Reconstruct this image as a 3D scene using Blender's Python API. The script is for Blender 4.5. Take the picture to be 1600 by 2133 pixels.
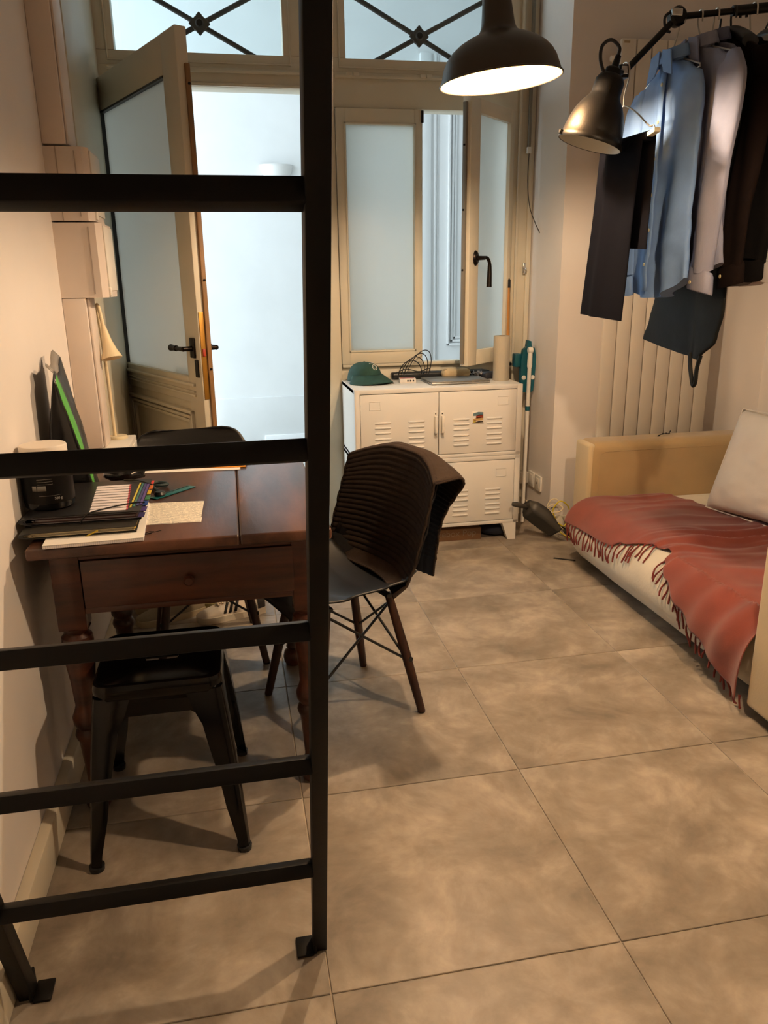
import bpy, bmesh, math, random
from math import sin, cos, pi, radians, sqrt, atan2, hypot
from mathutils import Vector, Matrix, noise, Quaternion

# ------------------------------------------------------------------ scene reset
for o in list(bpy.data.objects):
    bpy.data.objects.remove(o, do_unlink=True)
scene = bpy.context.scene
COL = scene.collection
random.seed(7)

# ------------------------------------------------------------------ camera
YAW, PITCH, ROLL, HCAM = 0.188408, 0.290630, -0.0145785, 1.31
fwd = Vector((sin(YAW)*cos(PITCH), cos(YAW)*cos(PITCH), -sin(PITCH)))
r0 = Vector((cos(YAW), -sin(YAW), 0)); u0 = r0.cross(fwd)
rt = cos(ROLL)*r0 + sin(ROLL)*u0; up = -sin(ROLL)*r0 + cos(ROLL)*u0
cam_d = bpy.data.cameras.new('camera'); cam = bpy.data.objects.new('camera', cam_d); COL.objects.link(cam)
cam_d.sensor_fit = 'VERTICAL'; cam_d.sensor_height = 24.0; cam_d.lens = 1615.29/2133*24.0
cam_d.clip_start = 0.02
cam.matrix_world = Matrix(((rt.x, up.x, -fwd.x, 0), (rt.y, up.y, -fwd.y, 0), (rt.z, up.z, -fwd.z, HCAM), (0, 0, 0, 1)))
scene.camera = cam

# ------------------------------------------------------------------ world / light / exposure
world = bpy.data.worlds.new('sky'); scene.world = world; world.use_nodes = True
bgn = world.node_tree.nodes['Background']
bgn.inputs[0].default_value = (0.80, 0.92, 1.0, 1); bgn.inputs[1].default_value = 4.9
scene.view_settings.view_transform = 'Standard'; scene.view_settings.look = 'None'
scene.view_settings.exposure = 0.36; scene.view_settings.gamma = 1.0
scene.view_settings.use_curve_mapping = False
LAMP_W = 51.0                 # power of each pendant bulb
LAMP_COL = (1.0, 0.745, 0.50)
pl_d = bpy.data.lights.new('sky_portal', 'AREA'); pl_d.shape = 'RECTANGLE'; pl_d.size = 3.6; pl_d.size_y = 2.4
pl_d.cycles.is_portal = True
pl = bpy.data.objects.new('sky_portal', pl_d); COL.objects.link(pl); pl.location = (-2.98, 5.43, 1.85); pl.rotation_euler = (0, -pi/2, 0)

# ------------------------------------------------------------------ materials
def lin(c):
    return tuple(((v/255/12.92) if v/255 <= .04045 else ((v/255+.055)/1.055)**2.4) for v in c) + (1.0,)
MATS = {}
def mat(name, rgb, rough=.55, metal=0.0, var=0.0, vscale=6.0, rgb2=None, bump=0.0, bscale=80.0, spec=.5, coat=0.0, sheen=0.0, stretch=None, detail=4, sss=0):
    if name in MATS: return MATS[name]
    m = bpy.data.materials.new(name); m.use_nodes = True; nt = m.node_tree; b = nt.nodes['Principled BSDF']
    b.inputs['Base Color'].default_value = lin(rgb); b.inputs['Roughness'].default_value = rough
    b.inputs['Metallic'].default_value = metal; b.inputs['Specular IOR Level'].default_value = spec
    b.inputs['Coat Weight'].default_value = coat; b.inputs['Sheen Weight'].default_value = sheen
    if rgb2 is not None or var > 0 or bump > 0:
        tc = nt.nodes.new('ShaderNodeTexCoord'); mp = nt.nodes.new('ShaderNodeMapping')
        nt.links.new(tc.outputs['Object'], mp.inputs[0])
        if stretch: mp.inputs['Scale'].default_value = stretch
    if rgb2 is not None or var > 0:
        nz = nt.nodes.new('ShaderNodeTexNoise'); nz.inputs['Scale'].default_value = vscale; nz.inputs['Detail'].default_value = detail
        nt.links.new(mp.outputs[0], nz.inputs['Vector'])
        cr = nt.nodes.new('ShaderNodeValToRGB')
        c1 = lin(rgb); c2 = lin(rgb2) if rgb2 else tuple(v*(1-var) for v in c1[:3])+(1,)
        cr.color_ramp.elements[0].position = .36; cr.color_ramp.elements[0].color = c2
        cr.color_ramp.elements[1].position = .64; cr.color_ramp.elements[1].color = c1
        nt.links.new(nz.outputs['Fac'], cr.inputs[0]); nt.links.new(cr.outputs[0], b.inputs['Base Color'])
    if bump > 0:
        n2 = nt.nodes.new('ShaderNodeTexNoise'); n2.inputs['Scale'].default_value = bscale; n2.inputs['Detail'].default_value = 3
        nt.links.new(mp.outputs[0], n2.inputs['Vector'])
        bp = nt.nodes.new('ShaderNodeBump'); bp.inputs['Strength'].default_value = bump; bp.inputs['Distance'].default_value = .004
        nt.links.new(n2.outputs['Fac'], bp.inputs['Height']); nt.links.new(bp.outputs[0], b.inputs['Normal'])
    MATS[name] = m
    return m
def mat_floor():
    m = bpy.data.materials.new('concrete_tile'); m.use_nodes = True; nt = m.node_tree; b = nt.nodes['Principled BSDF']
    N = nt.nodes.new; L = nt.links.new
    tc = N('ShaderNodeTexCoord'); oi = N('ShaderNodeObjectInfo')
    ad = N('ShaderNodeVectorMath'); ad.operation = 'ADD'
    sc = N('ShaderNodeVectorMath'); sc.operation = 'SCALE'; sc.inputs['Scale'].default_value = 37.0
    cb = N('ShaderNodeCombineXYZ')
    L(oi.outputs['Random'], cb.inputs[0]); L(oi.outputs['Random'], cb.inputs[1]); L(cb.outputs[0], sc.inputs[0])
    L(tc.outputs['Object'], ad.inputs[0]); L(sc.outputs[0], ad.inputs[1])
    n1 = N('ShaderNodeTexNoise'); n1.inputs['Scale'].default_value = 4.6; n1.inputs['Detail'].default_value = 7; n1.inputs['Roughness'].default_value = .62; n1.inputs['Distortion'].default_value = .35
    L(ad.outputs[0], n1.inputs['Vector'])
    cr = N('ShaderNodeValToRGB'); e = cr.color_ramp.elements
    e[0].position = .30; e[0].color = lin((116, 108, 97)); e[1].position = .70; e[1].color = lin((184, 173, 157))
    x = e.new(.5); x.color = lin((148, 138, 125))
    L(n1.outputs['Fac'], cr.inputs[0])
    n2 = N('ShaderNodeTexNoise'); n2.inputs['Scale'].default_value = 9; n2.inputs['Detail'].default_value = 8; n2.inputs['Distortion'].default_value = 1.5
    L(ad.outputs[0], n2.inputs['Vector'])
    c2 = N('ShaderNodeValToRGB'); c2.color_ramp.elements[0].position = .40; c2.color_ramp.elements[0].color = (.86, .85, .84, 1); c2.color_ramp.elements[1].position = .62; c2.color_ramp.elements[1].color = (1, 1, 1, 1)
    L(n2.outputs['Fac'], c2.inputs[0])
    mx = N('ShaderNodeMix'); mx.data_type = 'RGBA'; mx.blend_type = 'MULTIPLY'; mx.inputs['Factor'].default_value = 1
    L(cr.outputs[0], mx.inputs['A']); L(c2.outputs[0], mx.inputs['B']); L(mx.outputs['Result'], b.inputs['Base Color'])
    b.inputs['Roughness'].default_value = .42; b.inputs['Specular IOR Level'].default_value = .4
    n3 = N('ShaderNodeTexNoise'); n3.inputs['Scale'].default_value = 60; n3.inputs['Detail'].default_value = 5; L(ad.outputs[0], n3.inputs['Vector'])
    bp = N('ShaderNodeBump'); bp.inputs['Strength'].default_value = .12; bp.inputs['Distance'].default_value = .003
    L(n3.outputs['Fac'], bp.inputs['Height']); L(bp.outputs[0], b.inputs['Normal'])
    return m
def mat_frost():
    m = bpy.data.materials.new('frosted_glass'); m.use_nodes = True; nt = m.node_tree; nt.nodes.clear()
    N = nt.nodes.new; L = nt.links.new
    out = N('ShaderNodeOutputMaterial'); tr = N('ShaderNodeBsdfTranslucent'); tr.inputs[0].default_value = (.84, .85, .82, 1)
    df = N('ShaderNodeBsdfDiffuse'); df.inputs[0].default_value = (.42, .44, .42, 1)
    gl = N('ShaderNodeBsdfGlossy'); gl.inputs['Roughness'].default_value = .35; gl.inputs[0].default_value = (.9, .9, .9, 1)
    m1 = N('ShaderNodeMixShader'); m1.inputs[0].default_value = .22; L(tr.outputs[0], m1.inputs[1]); L(df.outputs[0], m1.inputs[2])
    m2 = N('ShaderNodeMixShader'); m2.inputs[0].default_value = .05; L(m1.outputs[0], m2.inputs[1]); L(gl.outputs[0], m2.inputs[2])
    L(m2.outputs[0], out.inputs[0]); return m
def mat_clear():
    m = bpy.data.materials.new('clear_glass'); m.use_nodes = True; nt = m.node_tree; nt.nodes.clear()
    N = nt.nodes.new; L = nt.links.new
    out = N('ShaderNodeOutputMaterial'); tr = N('ShaderNodeBsdfTransparent'); tr.inputs[0].default_value = (.90, .95, .96, 1)
    gl = N('ShaderNodeBsdfGlossy'); gl.inputs['Roughness'].default_value = .03
    m1 = N('ShaderNodeMixShader'); m1.inputs[0].default_value = .06; L(tr.outputs[0], m1.inputs[1]); L(gl.outputs[0], m1.inputs[2])
    L(m1.outputs[0], out.inputs[0]); return m
def mat_stripes(name, bg, fg, freq, axis, duty=.5, wob=0.0, rough=.7, gap=0.0):
    """flat printed lines: freq per metre along an object axis"""
    m = bpy.data.materials.new(name); m.use_nodes = True; nt = m.node_tree; b = nt.nodes['Principled BSDF']
    N = nt.nodes.new; L = nt.links.new
    tc = N('ShaderNodeTexCoord'); sp = N('ShaderNodeSeparateXYZ'); L(tc.outputs['Object'], sp.inputs[0])
    mu = N('ShaderNodeMath'); mu.operation = 'MULTIPLY'; mu.inputs[1].default_value = freq; L(sp.outputs[axis], mu.inputs[0])
    src = mu
    if wob > 0:
        nz = N('ShaderNodeTexNoise'); nz.inputs['Scale'].default_value = 420; nz.inputs['Detail'].default_value = 2; L(tc.outputs['Object'], nz.inputs['Vector'])
        ml = N('ShaderNodeMath'); ml.operation = 'MULTIPLY'; ml.inputs[1].default_value = wob; L(nz.outputs['Fac'], ml.inputs[0])
        a = N('ShaderNodeMath'); L(mu.outputs[0], a.inputs[0]); L(ml.outputs[0], a.inputs[1]); src = a
    fr = N('ShaderNodeMath'); fr.operation = 'FRACT'; L(src.outputs[0], fr.inputs[0])
    gt = N('ShaderNodeMath'); gt.operation = 'LESS_THAN'; gt.inputs[1].default_value = duty; L(fr.outputs[0], gt.inputs[0])
    fac = gt
    if gap > 0:
        n2 = N('ShaderNodeTexNoise'); n2.inputs['Scale'].default_value = 160; L(tc.outputs['Object'], n2.inputs['Vector'])
        g2 = N('ShaderNodeMath'); g2.operation = 'GREATER_THAN'; g2.inputs[1].default_value = gap; L(n2.outputs['Fac'], g2.inputs[0])
        pm = N('ShaderNodeMath'); pm.operation = 'MULTIPLY'; L(gt.outputs[0], pm.inputs[0]); L(g2.outputs[0], pm.inputs[1]); fac = pm
    mx = N('ShaderNodeMix'); mx.data_type = 'RGBA'; mx.inputs['A'].default_value = lin(bg); mx.inputs['B'].default_value = lin(fg)
    L(fac.outputs[0], mx.inputs['Factor']); L(mx.outputs['Result'], b.inputs['Base Color']); b.inputs['Roughness'].default_value = rough
    return m
def mat_emit(name, rgb, s):
    m = bpy.data.materials.new(name); m.use_nodes = True; b = m.node_tree.nodes['Principled BSDF']
    b.inputs['Emission Color'].default_value = rgb + (1,); b.inputs['Emission Strength'].default_value = s; return m

PLASTER = mat('white_plaster', (232, 224, 216), .8, var=.05, vscale=2.5, bump=.12, bscale=35)
HALLW = mat('hall_white', (238, 240, 240), .8, var=.04, vscale=3, bump=.2, bscale=12)
CREAM = mat('cream_paint', (220, 211, 189), .42, var=.05, vscale=5, bump=.06, bscale=50)
CREAM2 = mat('skirting_paint', (220, 209, 186), .45, var=.04, vscale=6)
CEIL = mat('ceiling_paint', (225, 220, 212), .85)
TILE = mat_floor()
GROUT = mat('grout', (172, 160, 144), .9, bump=.2, bscale=200)
FROST = mat_frost(); CLEAR = mat_clear()
STEEL = mat('black_steel', (10, 9, 8), .5, .0, var=.2, vscale=18, bump=.06, bscale=60, spec=.25)
IRON = mat('wrought_iron', (38, 42, 42), .6, .3)
BRONZE = mat('dark_bronze', (34, 28, 24), .35, .8)
WOOD = mat('old_walnut', (86, 44, 26), .38, var=.5, vscale=3.0, rgb2=(48, 22, 12), stretch=(1, 9, 9), bump=.08, bscale=40, coat=.12)
WOODTOP = mat('worn_table_top', (98, 64, 47), .36, vscale=2.6, rgb2=(54, 32, 23), stretch=(5, 1, 5), bump=.10, bscale=30, coat=.1, detail=6)
WALNUTLEG = mat('walnut_leg', (66, 36, 26), .4, vscale=8, rgb2=(44, 22, 14), stretch=(8, 8, 1))
BLACKPL = mat('black_plastic', (26, 26, 27), .38, bump=.04, bscale=300)
SHELL = mat('matt_black_shell', (19, 18, 18), .45, bump=.05, bscale=350, spec=.35)
BLACKGL = mat('gloss_black_paint', (5, 4, 4), .16, .0, spec=.3)
LOCKER = mat('white_powdercoat', (232, 228, 220), .4, bump=.03, bscale=300)
WHITEPL = mat('white_plastic', (232, 226, 214), .4)
OLDPL = mat('aged_white_plastic', (222, 208, 196), .5, var=.05, vscale=8)
CHROME = mat('chrome', (200, 200, 200), .18, 1.0)
PAPER = mat('paper', (236, 230, 218), .8)

# ------------------------------------------------------------------ object helpers
WM = {}
def ob(name, data, parent=None, local=False, world=None):
    o = bpy.data.objects.new(name, data); COL.objects.link(o)
    w = world if world is not None else Matrix.Identity(4)
    if parent is not None:
        o.parent = parent
        if not local: o.matrix_parent_inverse = WM[parent.name].inverted(); WM[o.name] = w
        else: WM[o.name] = WM[parent.name] @ w
    else:
        WM[o.name] = w
    o.matrix_basis = w
    return o
def tag(o, label, cat, group=None, kind=None):
    o['label'] = label; o['category'] = cat
    if group: o['group'] = group
    if kind: o['kind'] = kind
    return o
def thing(name, label, cat, loc=(0, 0, 0), rotz=0.0, group=None, kind=None, mtx=None):
    w = mtx if mtx is not None else Matrix.Translation(loc) @ Matrix.Rotation(rotz, 4, 'Z')
    o = ob(name, None, world=w); o.empty_display_size = .05
    return tag(o, label, cat, group, kind)
def copy_tree(o, parent=None):
    c = o.copy(); COL.objects.link(c)
    if parent is not None: c.parent = parent
    WM[c.name] = WM[o.name]
    for ch in list(o.children): copy_tree(ch, c)
    return c

class B:
    def __init__(s): s.bm = bmesh.new(); s.mats = []; s.cur = 0
    def m(s, material):
        if material not in s.mats: s.mats.append(material)
        s.cur = s.mats.index(material); return s
    def _tagf(s, fs):
        for f in fs: f.material_index = s.cur
    def box(s, a, b, bev=0.0, seg=2):
        c = [(a[i]+b[i])/2 for i in range(3)]; d = [abs(b[i]-a[i]) for i in range(3)]
        return s.obox(Matrix.Translation(c), d, bev, seg)
    def obox(s, M, d, bev=0.0, seg=2):
        r = bmesh.ops.create_cube(s.bm, size=1.0, matrix=M @ Matrix.Diagonal((d[0], d[1], d[2], 1)))
        vs = r['verts']; fs = {f for v in vs for f in v.link_faces}; s._tagf(fs)
        if bev > 0:
            es = list({e for v in vs for e in v.link_edges})
            r = bmesh.ops.bevel(s.bm, geom=es, offset=min(bev, min(d)*.45), segments=seg, affect='EDGES', profile=.5)
            s._tagf(r['faces'])
        return s
    def bar(s, p0, p1, w, h, bev=0.0, upv=(0, 0, 1)):
        p0 = Vector(p0); p1 = Vector(p1); z = (p1-p0); L = z.length; z.normalize()
        u = Vector(upv); x = u.cross(z)
        if x.length < 1e-5: x = Vector((1, 0, 0)).cross(z)
        x.normalize(); y = z.cross(x)
        M = Matrix(((x.x, y.x, z.x, 0), (x.y, y.y, z.y, 0), (x.z, y.z, z.z, 0), (0, 0, 0, 1)))
        return s.obox(Matrix.Translation((p0+p1)/2) @ M, (w, h, L), bev)
    def tube(s, pts, r, seg=10, closed=False, cap=True):
        pts = [Vector(p) for p in pts]; n = len(pts); rings = []
        prev = None
        for i, p in enumerate(pts):
            if closed: t = pts[(i+1) % n]-pts[i-1]
            else: t = pts[min(i+1, n-1)]-pts[max(i-1, 0)]
            t.normalize()
            if prev is None:
                a = Vector((0, 0, 1)) if abs(t.z) < .9 else Vector((1, 0, 0)); x = a.cross(t).normalized()
            else:
                x = (prev - t*prev.dot(t)).normalized()
            prev = x; y = t.cross(x)
            rr = r(i/(n-1)) if callable(r) else (r[i] if isinstance(r, (list, tuple)) else r)
            rings.append([s.bm.verts.new(p + (x*cos(2*pi*k/seg)+y*sin(2*pi*k/seg))*rr) for k in range(seg)])
        fs = []
        for i in range(n if closed else n-1):
            A, Bq = rings[i], rings[(i+1) % n]
            for k in range(seg):
                fs.append(s.bm.faces.new((A[k], A[(k+1) % seg], Bq[(k+1) % seg], Bq[k])))
        if cap and not closed:
            fs.append(s.bm.faces.new(rings[0][::-1])); fs.append(s.bm.faces.new(rings[-1]))
        s._tagf(fs); return s
    def lathe(s, prof, M=None, seg=28, cap=True):
        M = M or Matrix.Identity(4); rings = []
        for r, z in prof:
            if r < 1e-6: rings.append([s.bm.verts.new(M @ Vector((0, 0, z)))])
            else: rings.append([s.bm.verts.new(M @ Vector((r*cos(2*pi*k/seg), r*sin(2*pi*k/seg), z))) for k in range(seg)])
        fs = []
        for A, Q in zip(rings, rings[1:]):
            for k in range(seg):
                k2 = (k+1) % seg
                if len(A) == 1 and len(Q) == 1: continue
                if len(A) == 1: fs.append(s.bm.faces.new((A[0], Q[k2], Q[k])))
                elif len(Q) == 1: fs.append(s.bm.faces.new((A[k], A[k2], Q[0])))
                else: fs.append(s.bm.faces.new((A[k], A[k2], Q[k2], Q[k])))
        if cap:
            for R in (rings[0], rings[-1]):
                if len(R) > 2: fs.append(s.bm.faces.new(R))
        s._tagf(fs); return s
    def prism(s, poly, f, t0, t1):
        """poly: 2-D outline, f(u,v,t)->xyz"""
        A = [s.bm.verts.new(f(u, v, t0)) for u, v in poly]; Q = [s.bm.verts.new(f(u, v, t1)) for u, v in poly]
        n = len(poly); fs = [s.bm.faces.new(A[::-1]), s.bm.faces.new(Q)]
        for k in range(n): fs.append(s.bm.faces.new((A[k], A[(k+1) % n], Q[(k+1) % n], Q[k])))
        s._tagf(fs); return s
    def grid(s, f, nu, nv, closeu=False, capv=False):
        V = [[s.bm.verts.new(f(i/(nu if closeu else nu-1), j/(nv-1))) for i in range(nu)] for j in range(nv)]; fs = []
        for j in range(nv-1):
            for i in range(nu if closeu else nu-1):
                i2 = (i+1) % nu
                fs.append(s.bm.faces.new((V[j][i], V[j][i2], V[j+1][i2], V[j+1][i])))
        if capv:
            fs.append(s.bm.faces.new(V[0][::-1])); fs.append(s.bm.faces.new(V[-1]))
        s._tagf(fs); return s
    def build(s, name, material=None, parent=None, local=False, smooth=35, solid=0.0, sub=0, label=None, kind=None, mesh_only=False):
        bmesh.ops.recalc_face_normals(s.bm, faces=s.bm.faces)
        me = bpy.data.meshes.new(name); s.bm.to_mesh(me); s.bm.free()
        ms = s.mats if s.mats else [material]
        if s.mats and material and material not in s.mats: pass
        for q in ms: me.materials.append(q)
        if smooth:
            for p in me.polygons: p.use_smooth = True
            try: me.set_sharp_from_angle(angle=radians(smooth))
            except Exception: pass
        if mesh_only: return me
        o = ob(name, me, parent, local)
        if solid:
            md = o.modifiers.new('thickness', 'SOLIDIFY'); md.thickness = solid; md.offset = 0
        if sub:
            md = o.modifiers.new('smooth', 'SUBSURF'); md.levels = sub; md.render_levels = sub
        if label: o['label'] = label
        if kind: o['kind'] = kind
        return o
def text(name, s, size, M, material, parent, depth=.0004, align='CENTER', local=False):
    cu = bpy.data.curves.new(name, 'FONT'); cu.body = s; cu.size = size; cu.extrude = depth; cu.align_x = align; cu.align_y = 'CENTER'
    t = bpy.data.objects.new(name+'_tmp', cu); COL.objects.link(t)
    dg = bpy.context.evaluated_depsgraph_get(); me = bpy.data.meshes.new_from_object(t.evaluated_get(dg))
    bpy.data.objects.remove(t, do_unlink=True)
    me.transform(M); me.materials.clear(); me.materials.append(material); me.name = name
    return ob(name, me, parent, local)
def frame(origin, x, y):
    x = Vector(x).normalized(); y = Vector(y); y = (y - x*x.dot(y)).normalized(); z = x.cross(y); o = Vector(origin)
    return Matrix(((x.x, y.x, z.x, o.x), (x.y, y.y, z.y, o.y), (x.z, y.z, z.z, o.z), (0, 0, 0, 1)))
def struct(name, bm, m, label, cat, **k):
    o = bm.build(name, m, **k); return tag(o, label, cat, kind='structure')
def lerp(a, b, t): return a+(b-a)*t
def interp(pts, t):
    if t <= pts[0][0]: return pts[0][1:]
    for a, b in zip(pts, pts[1:]):
        if t <= b[0]:
            k = (t-a[0])/(b[0]-a[0]); k = k*k*(3-2*k)
            return tuple(lerp(a[i], b[i], k) for i in range(1, len(a)))
    return pts[-1][1:]
def catmull(P, n=8):
    P = [Vector(p) for p in P]; out = []
    Q = [P[0]*2-P[1]] + P + [P[-1]*2-P[-2]]
    for i in range(1, len(Q)-2):
        for k in range(n):
            t = k/n; a, b, c, d = Q[i-1], Q[i], Q[i+1], Q[i+2]
            out.append(.5*((2*b)+(-a+c)*t+(2*a-5*b+4*c-d)*t*t+(-a+3*b-3*c+d)*t**3))
    out.append(P[-1]); return out

# ================================================================== SETTING
XL, XR, YB, YF, ZC = -.515, 2.75, 4.10, -1.4, 2.95      # room shell
XRET, YRAD = 1.59, 3.686                                # return face and radiator wall
# floor: slab with joints, tiles on it
fl = struct('floor', B().box((XL-.1, YF-.1, -.12), (XR+.1, YB+.1, -.003)), GROUT, 'light grout bed under the large concrete-look floor tiles', 'floor')
T = .600236; TX0, TY0 = .10513, 1.16105; G = .0014
for i in range(-2, 6):
    for j in range(-5, 6):
        x0, x1 = max(TX0+i*T+G, XL), min(TX0+(i+1)*T-G, XR); y0, y1 = max(TY0+j*T+G, YF), min(TY0+(j+1)*T-G, YB)
        if y0 > YRAD-.01 and x0 > XRET-.01: continue
        if x1-x0 < .02 or y1-y0 < .02: continue
        t = B().box((x0, y0, -.012), (x1, y1, 0), .0012, 1).build('floor_tile', TILE, fl, smooth=0)
# left wall with wooden lining towards the door
struct('wall_left', B().box((XL-.12, YF, -.1), (XL, YB+.1, ZC)), PLASTER, 'white plastered side wall behind the table', 'wall')
struct('trim_1', B().box((XL, 3.28, 0), (XL+.012, YB, ZC), .003), CREAM, 'cream wooden lining on the side wall beside the open door', 'trim')
struct('wall_front', B().box((XL-.12, YF-.12, -.1), (XR+.12, YF, ZC)), PLASTER, 'white wall on the near side of the room', 'wall')
struct('wall_right', B().box((XR, YF, -.1), (XR+.12, YB+.1, ZC)), PLASTER, 'white wall behind the couch', 'wall')
struct('wall_radiator', B().box((XRET, YRAD, -.1), (XR, YB+.1, ZC)), PLASTER, 'white wall carrying the tall radiator, with a corner beside the window', 'wall')
struct('ceiling', B().box((XL-.12, YF-.12, ZC), (XR+.12, YB+.1, ZC+.12)), CEIL, 'plain white ceiling', 'ceiling')
struct('baseboard_left', B().box((XL, YF, 0), (-.487, 3.27, .098), .004), CREAM2, 'cream skirting board along the white side wall', 'baseboard')
struct('baseboard_right', B().box((XRET-.014, YRAD-.016, 0), (XR, YRAD, .105), .004), CREAM2, 'cream skirting board under the radiator', 'baseboard')
struct('baseboard_return', B().box((XRET-.014, YRAD-.0155, 0), (XRET, YB, .105), .004), CREAM2, 'short cream skirting board below the wall sockets', 'baseboard')
# back wall: framed wooden screen with door, casements and two transoms
wb = tag(ob('wall_back', None), 'cream wooden screen wall holding the door, the casement window and two transoms', 'wall', kind='structure')
def wbp(name, *boxes, m=CREAM, bev=.004):
    b = B()
    for q in boxes: b.box(q[0], q[1], bev)
    return b.build(name, m, wb)
Y0, Y1 = YB, YB+.10
wbp('panel', ((.475, Y0+.01, 0), (XRET, Y1, .885)))
wbp('post', ((.475, Y0-.012, 0), (.566, Y1, 2.18)))
wbp('jamb', ((XL, Y0-.004, 0), (XL+.03, Y1, 2.18)))
wbp('jamb', ((1.437, Y0-.006, .885), (XRET, Y1, 2.11)))
wbp('jamb_moulding', ((1.50, Y0-.02, .0), (1.515, Y0, 2.95)), ((1.562, Y0-.016, .0), (1.588, Y0, 2.95)))
wbp('transom_bar', ((XL, Y0-.008, 2.18), (.57, Y1, 2.262)))
wbp('transom_moulding', ((XL+.05, Y0-.026, 2.238), (.55, Y0-.006, 2.252)), ((XL+.03, Y0-.02, 2.182), (.55, Y0-.006, 2.196)))
wbp('head_board', ((.56, Y0-.004, 2.108), (XRET, Y1, 2.262)))
wbp('head_moulding', ((.57, Y0-.018, 2.236), (1.5, Y0-.002, 2.250)))
wbp('sill', ((.57, Y0-.02, .872), (1.5, Y0+.02, .89)))
# transom sashes
for (a, b_, nm) in ((XL, .475, 0), (.475, XRET, 1)):
    pa, pb = ((-.425, .334) if nm == 0 else (.628, 1.392))
    wbp('sash_rail', ((a, Y0, 2.262), (b_, Y1-.02, 2.322)), bev=.003)
    wbp('sash_rail', ((a, Y0, 2.78), (b_, Y1-.02, 2.95)), bev=.003)
    wbp('sash_stile', ((a, Y0, 2.322), (pa, Y1-.02, 2.78)), bev=.003)
    wbp('sash_stile', ((pb, Y0, 2.322), (b_, Y1-.02, 2.78)), bev=.003)
    wbp('sash_bead', ((pa-.035, Y0-.008, 2.285), (pa-.028, Y0+.01, 2.8)), ((pb+.028, Y0-.008, 2.285), (pb+.035, Y0+.01, 2.8)), ((pa-.035, Y0-.008, 2.279), (pb+.035, Y0+.01, 2.286)), bev=.002)
    wbp('glass_pane', ((pa-.004, Y0+.03, 2.318), (pb+.004, Y0+.036, 2.784)), m=CLEAR, bev=0)
for cx in (.655, 1.015):
    wbp('clip', ((cx-.028, Y0-.03, 2.243), (cx-.002, Y0-.016, 2.258)), ((cx+.004, Y0-.03, 2.243), (cx+.03, Y0-.016, 2.258)), m=CREAM2, bev=.002)
wbp('wall_above', ((XL-.12, Y0, ZC), (XR+.12, Y1, 3.7)), m=HALLW, bev=0)
# iron X-bars behind each transom
for n, (pa, pb) in enumerate(((-.425, .334), (.628, 1.392))):
    cx = (pa+pb)/2 + (.005 if n == 0 else -.012); cz = 2.452 if n == 0 else 2.438; yy = Y0+.062
    g = wb
    for sx in (-1, 1):
        B().tube([(cx-sx*.272, yy, cz-.138), (cx+sx*.405, yy, cz+.205)], .0115, 12).build('grille_bar', IRON, g)
    r = B(); M = Matrix.Translation((cx, yy-.012, cz)) @ Matrix.Rotation(pi/2, 4, 'X')
    r.lathe([(0, .022), (.014, .02), (.02, .012), (.034, .008), (.036, -.004), (0, -.004)], M, 20)
    for k in range(4):
        a = k*pi/2; r.obox(M @ Matrix.Rotation(a, 4, 'Z') @ Matrix.Translation((.034, 0, .002)) @ Matrix.Rotation(pi/4, 4, 'Z'), (.022, .022, .012), .003)
    r.build('grille_rosette', IRON, g)

# ---- open door leaf
HX, HY, FX, FY = -.497, 4.098, -.080, 3.215
dl = hypot(FX-HX, FY-HY); ang = atan2(FY-HY, FX-HX)
door = thing('door_1', 'tall cream half-glazed door standing open into the room', 'door', (HX, HY, 0), ang, kind='structure')
DT = 2.186; U1 = dl
def dp(name, boxes, m=CREAM, bev=.004, parent=None):   # leaf frame: x along leaf, y thickness (-y = room face), z up
    b = B()
    for q in boxes: b.box(q[0], q[1], bev)
    return b.build(name, m, parent or door, local=True)
ya, yb = -.045, 0.0
GA, GB, GZ0, GZ1 = .078, .832, .945, 2.045
dp('stile', [((0, ya, .02), (GA-.004, yb, DT))]); dp('stile', [((GB+.004, ya, .02), (U1, yb, DT))])
dp('rail', [((GA-.006, ya, GZ1+.004), (GB+.006, yb, DT-.001))]); dp('rail', [((GA-.006, ya, .835), (GB+.006, yb, GZ0-.004))]); dp('rail', [((GA-.006, ya, .02), (GB+.006, yb, .18))])
dp('glass_pane', [((GA-.01, -.028, GZ0-.01), (GB+.01, -.020, GZ1+.01))], FROST, 0)
dp('glazing_gasket', [((GA-.004, ya-.001, GZ0), (GA+.004, -.02, GZ1)), ((GA-.004, ya-.001, GZ1-.003), (GB+.004, -.02, GZ1+.005))], BLACKPL, 0)
dp('lower_panel', [((GA-.01, -.034, .17), (GB+.01, -.012, .84))], CREAM, 0)
mb = B()
for (a0, a1, z, hh, d) in ((.02, .905, .905, .012, .014), (.02, .905, .880, .006, .009), (.02, .905, .862, .010, .006)):
    mb.box((a0, ya-d, z), (a1, ya+.004, z+hh), .003)
mb.build('rail_moulding', CREAM, door, local=True)
mb = B()
for (o_, d) in ((0, .014), (.022, .008), (.04, .004)):
    a0, a1, z0, z1 = .09+o_, .87-o_, .20+o_, .80-o_
    for q in (((a0, -d-.045, z1-.014), (a1, -.03, z1)), ((a0, -d-.045, z0), (a1, -.03, z0+.014)), ((a0, -d-.045, z0), (a0+.014, -.03, z1)), ((a1-.014, -d-.045, z0), (a1, -.03, z1))):
        mb.box(q[0], q[1], .003)
mb.build('panel_moulding', CREAM, door, local=True)
YEL = mat('bare_door_edge', (186, 140, 66), .5, var=.25, vscale=6, stretch=(6, 6, 1))
dp('edge_rebate', [((U1-.002, -.018, .02), (U1+.012, .0, DT-.12))], mat('edge_brown', (150, 112, 70), .55, var=.3, vscale=5), .002)
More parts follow.
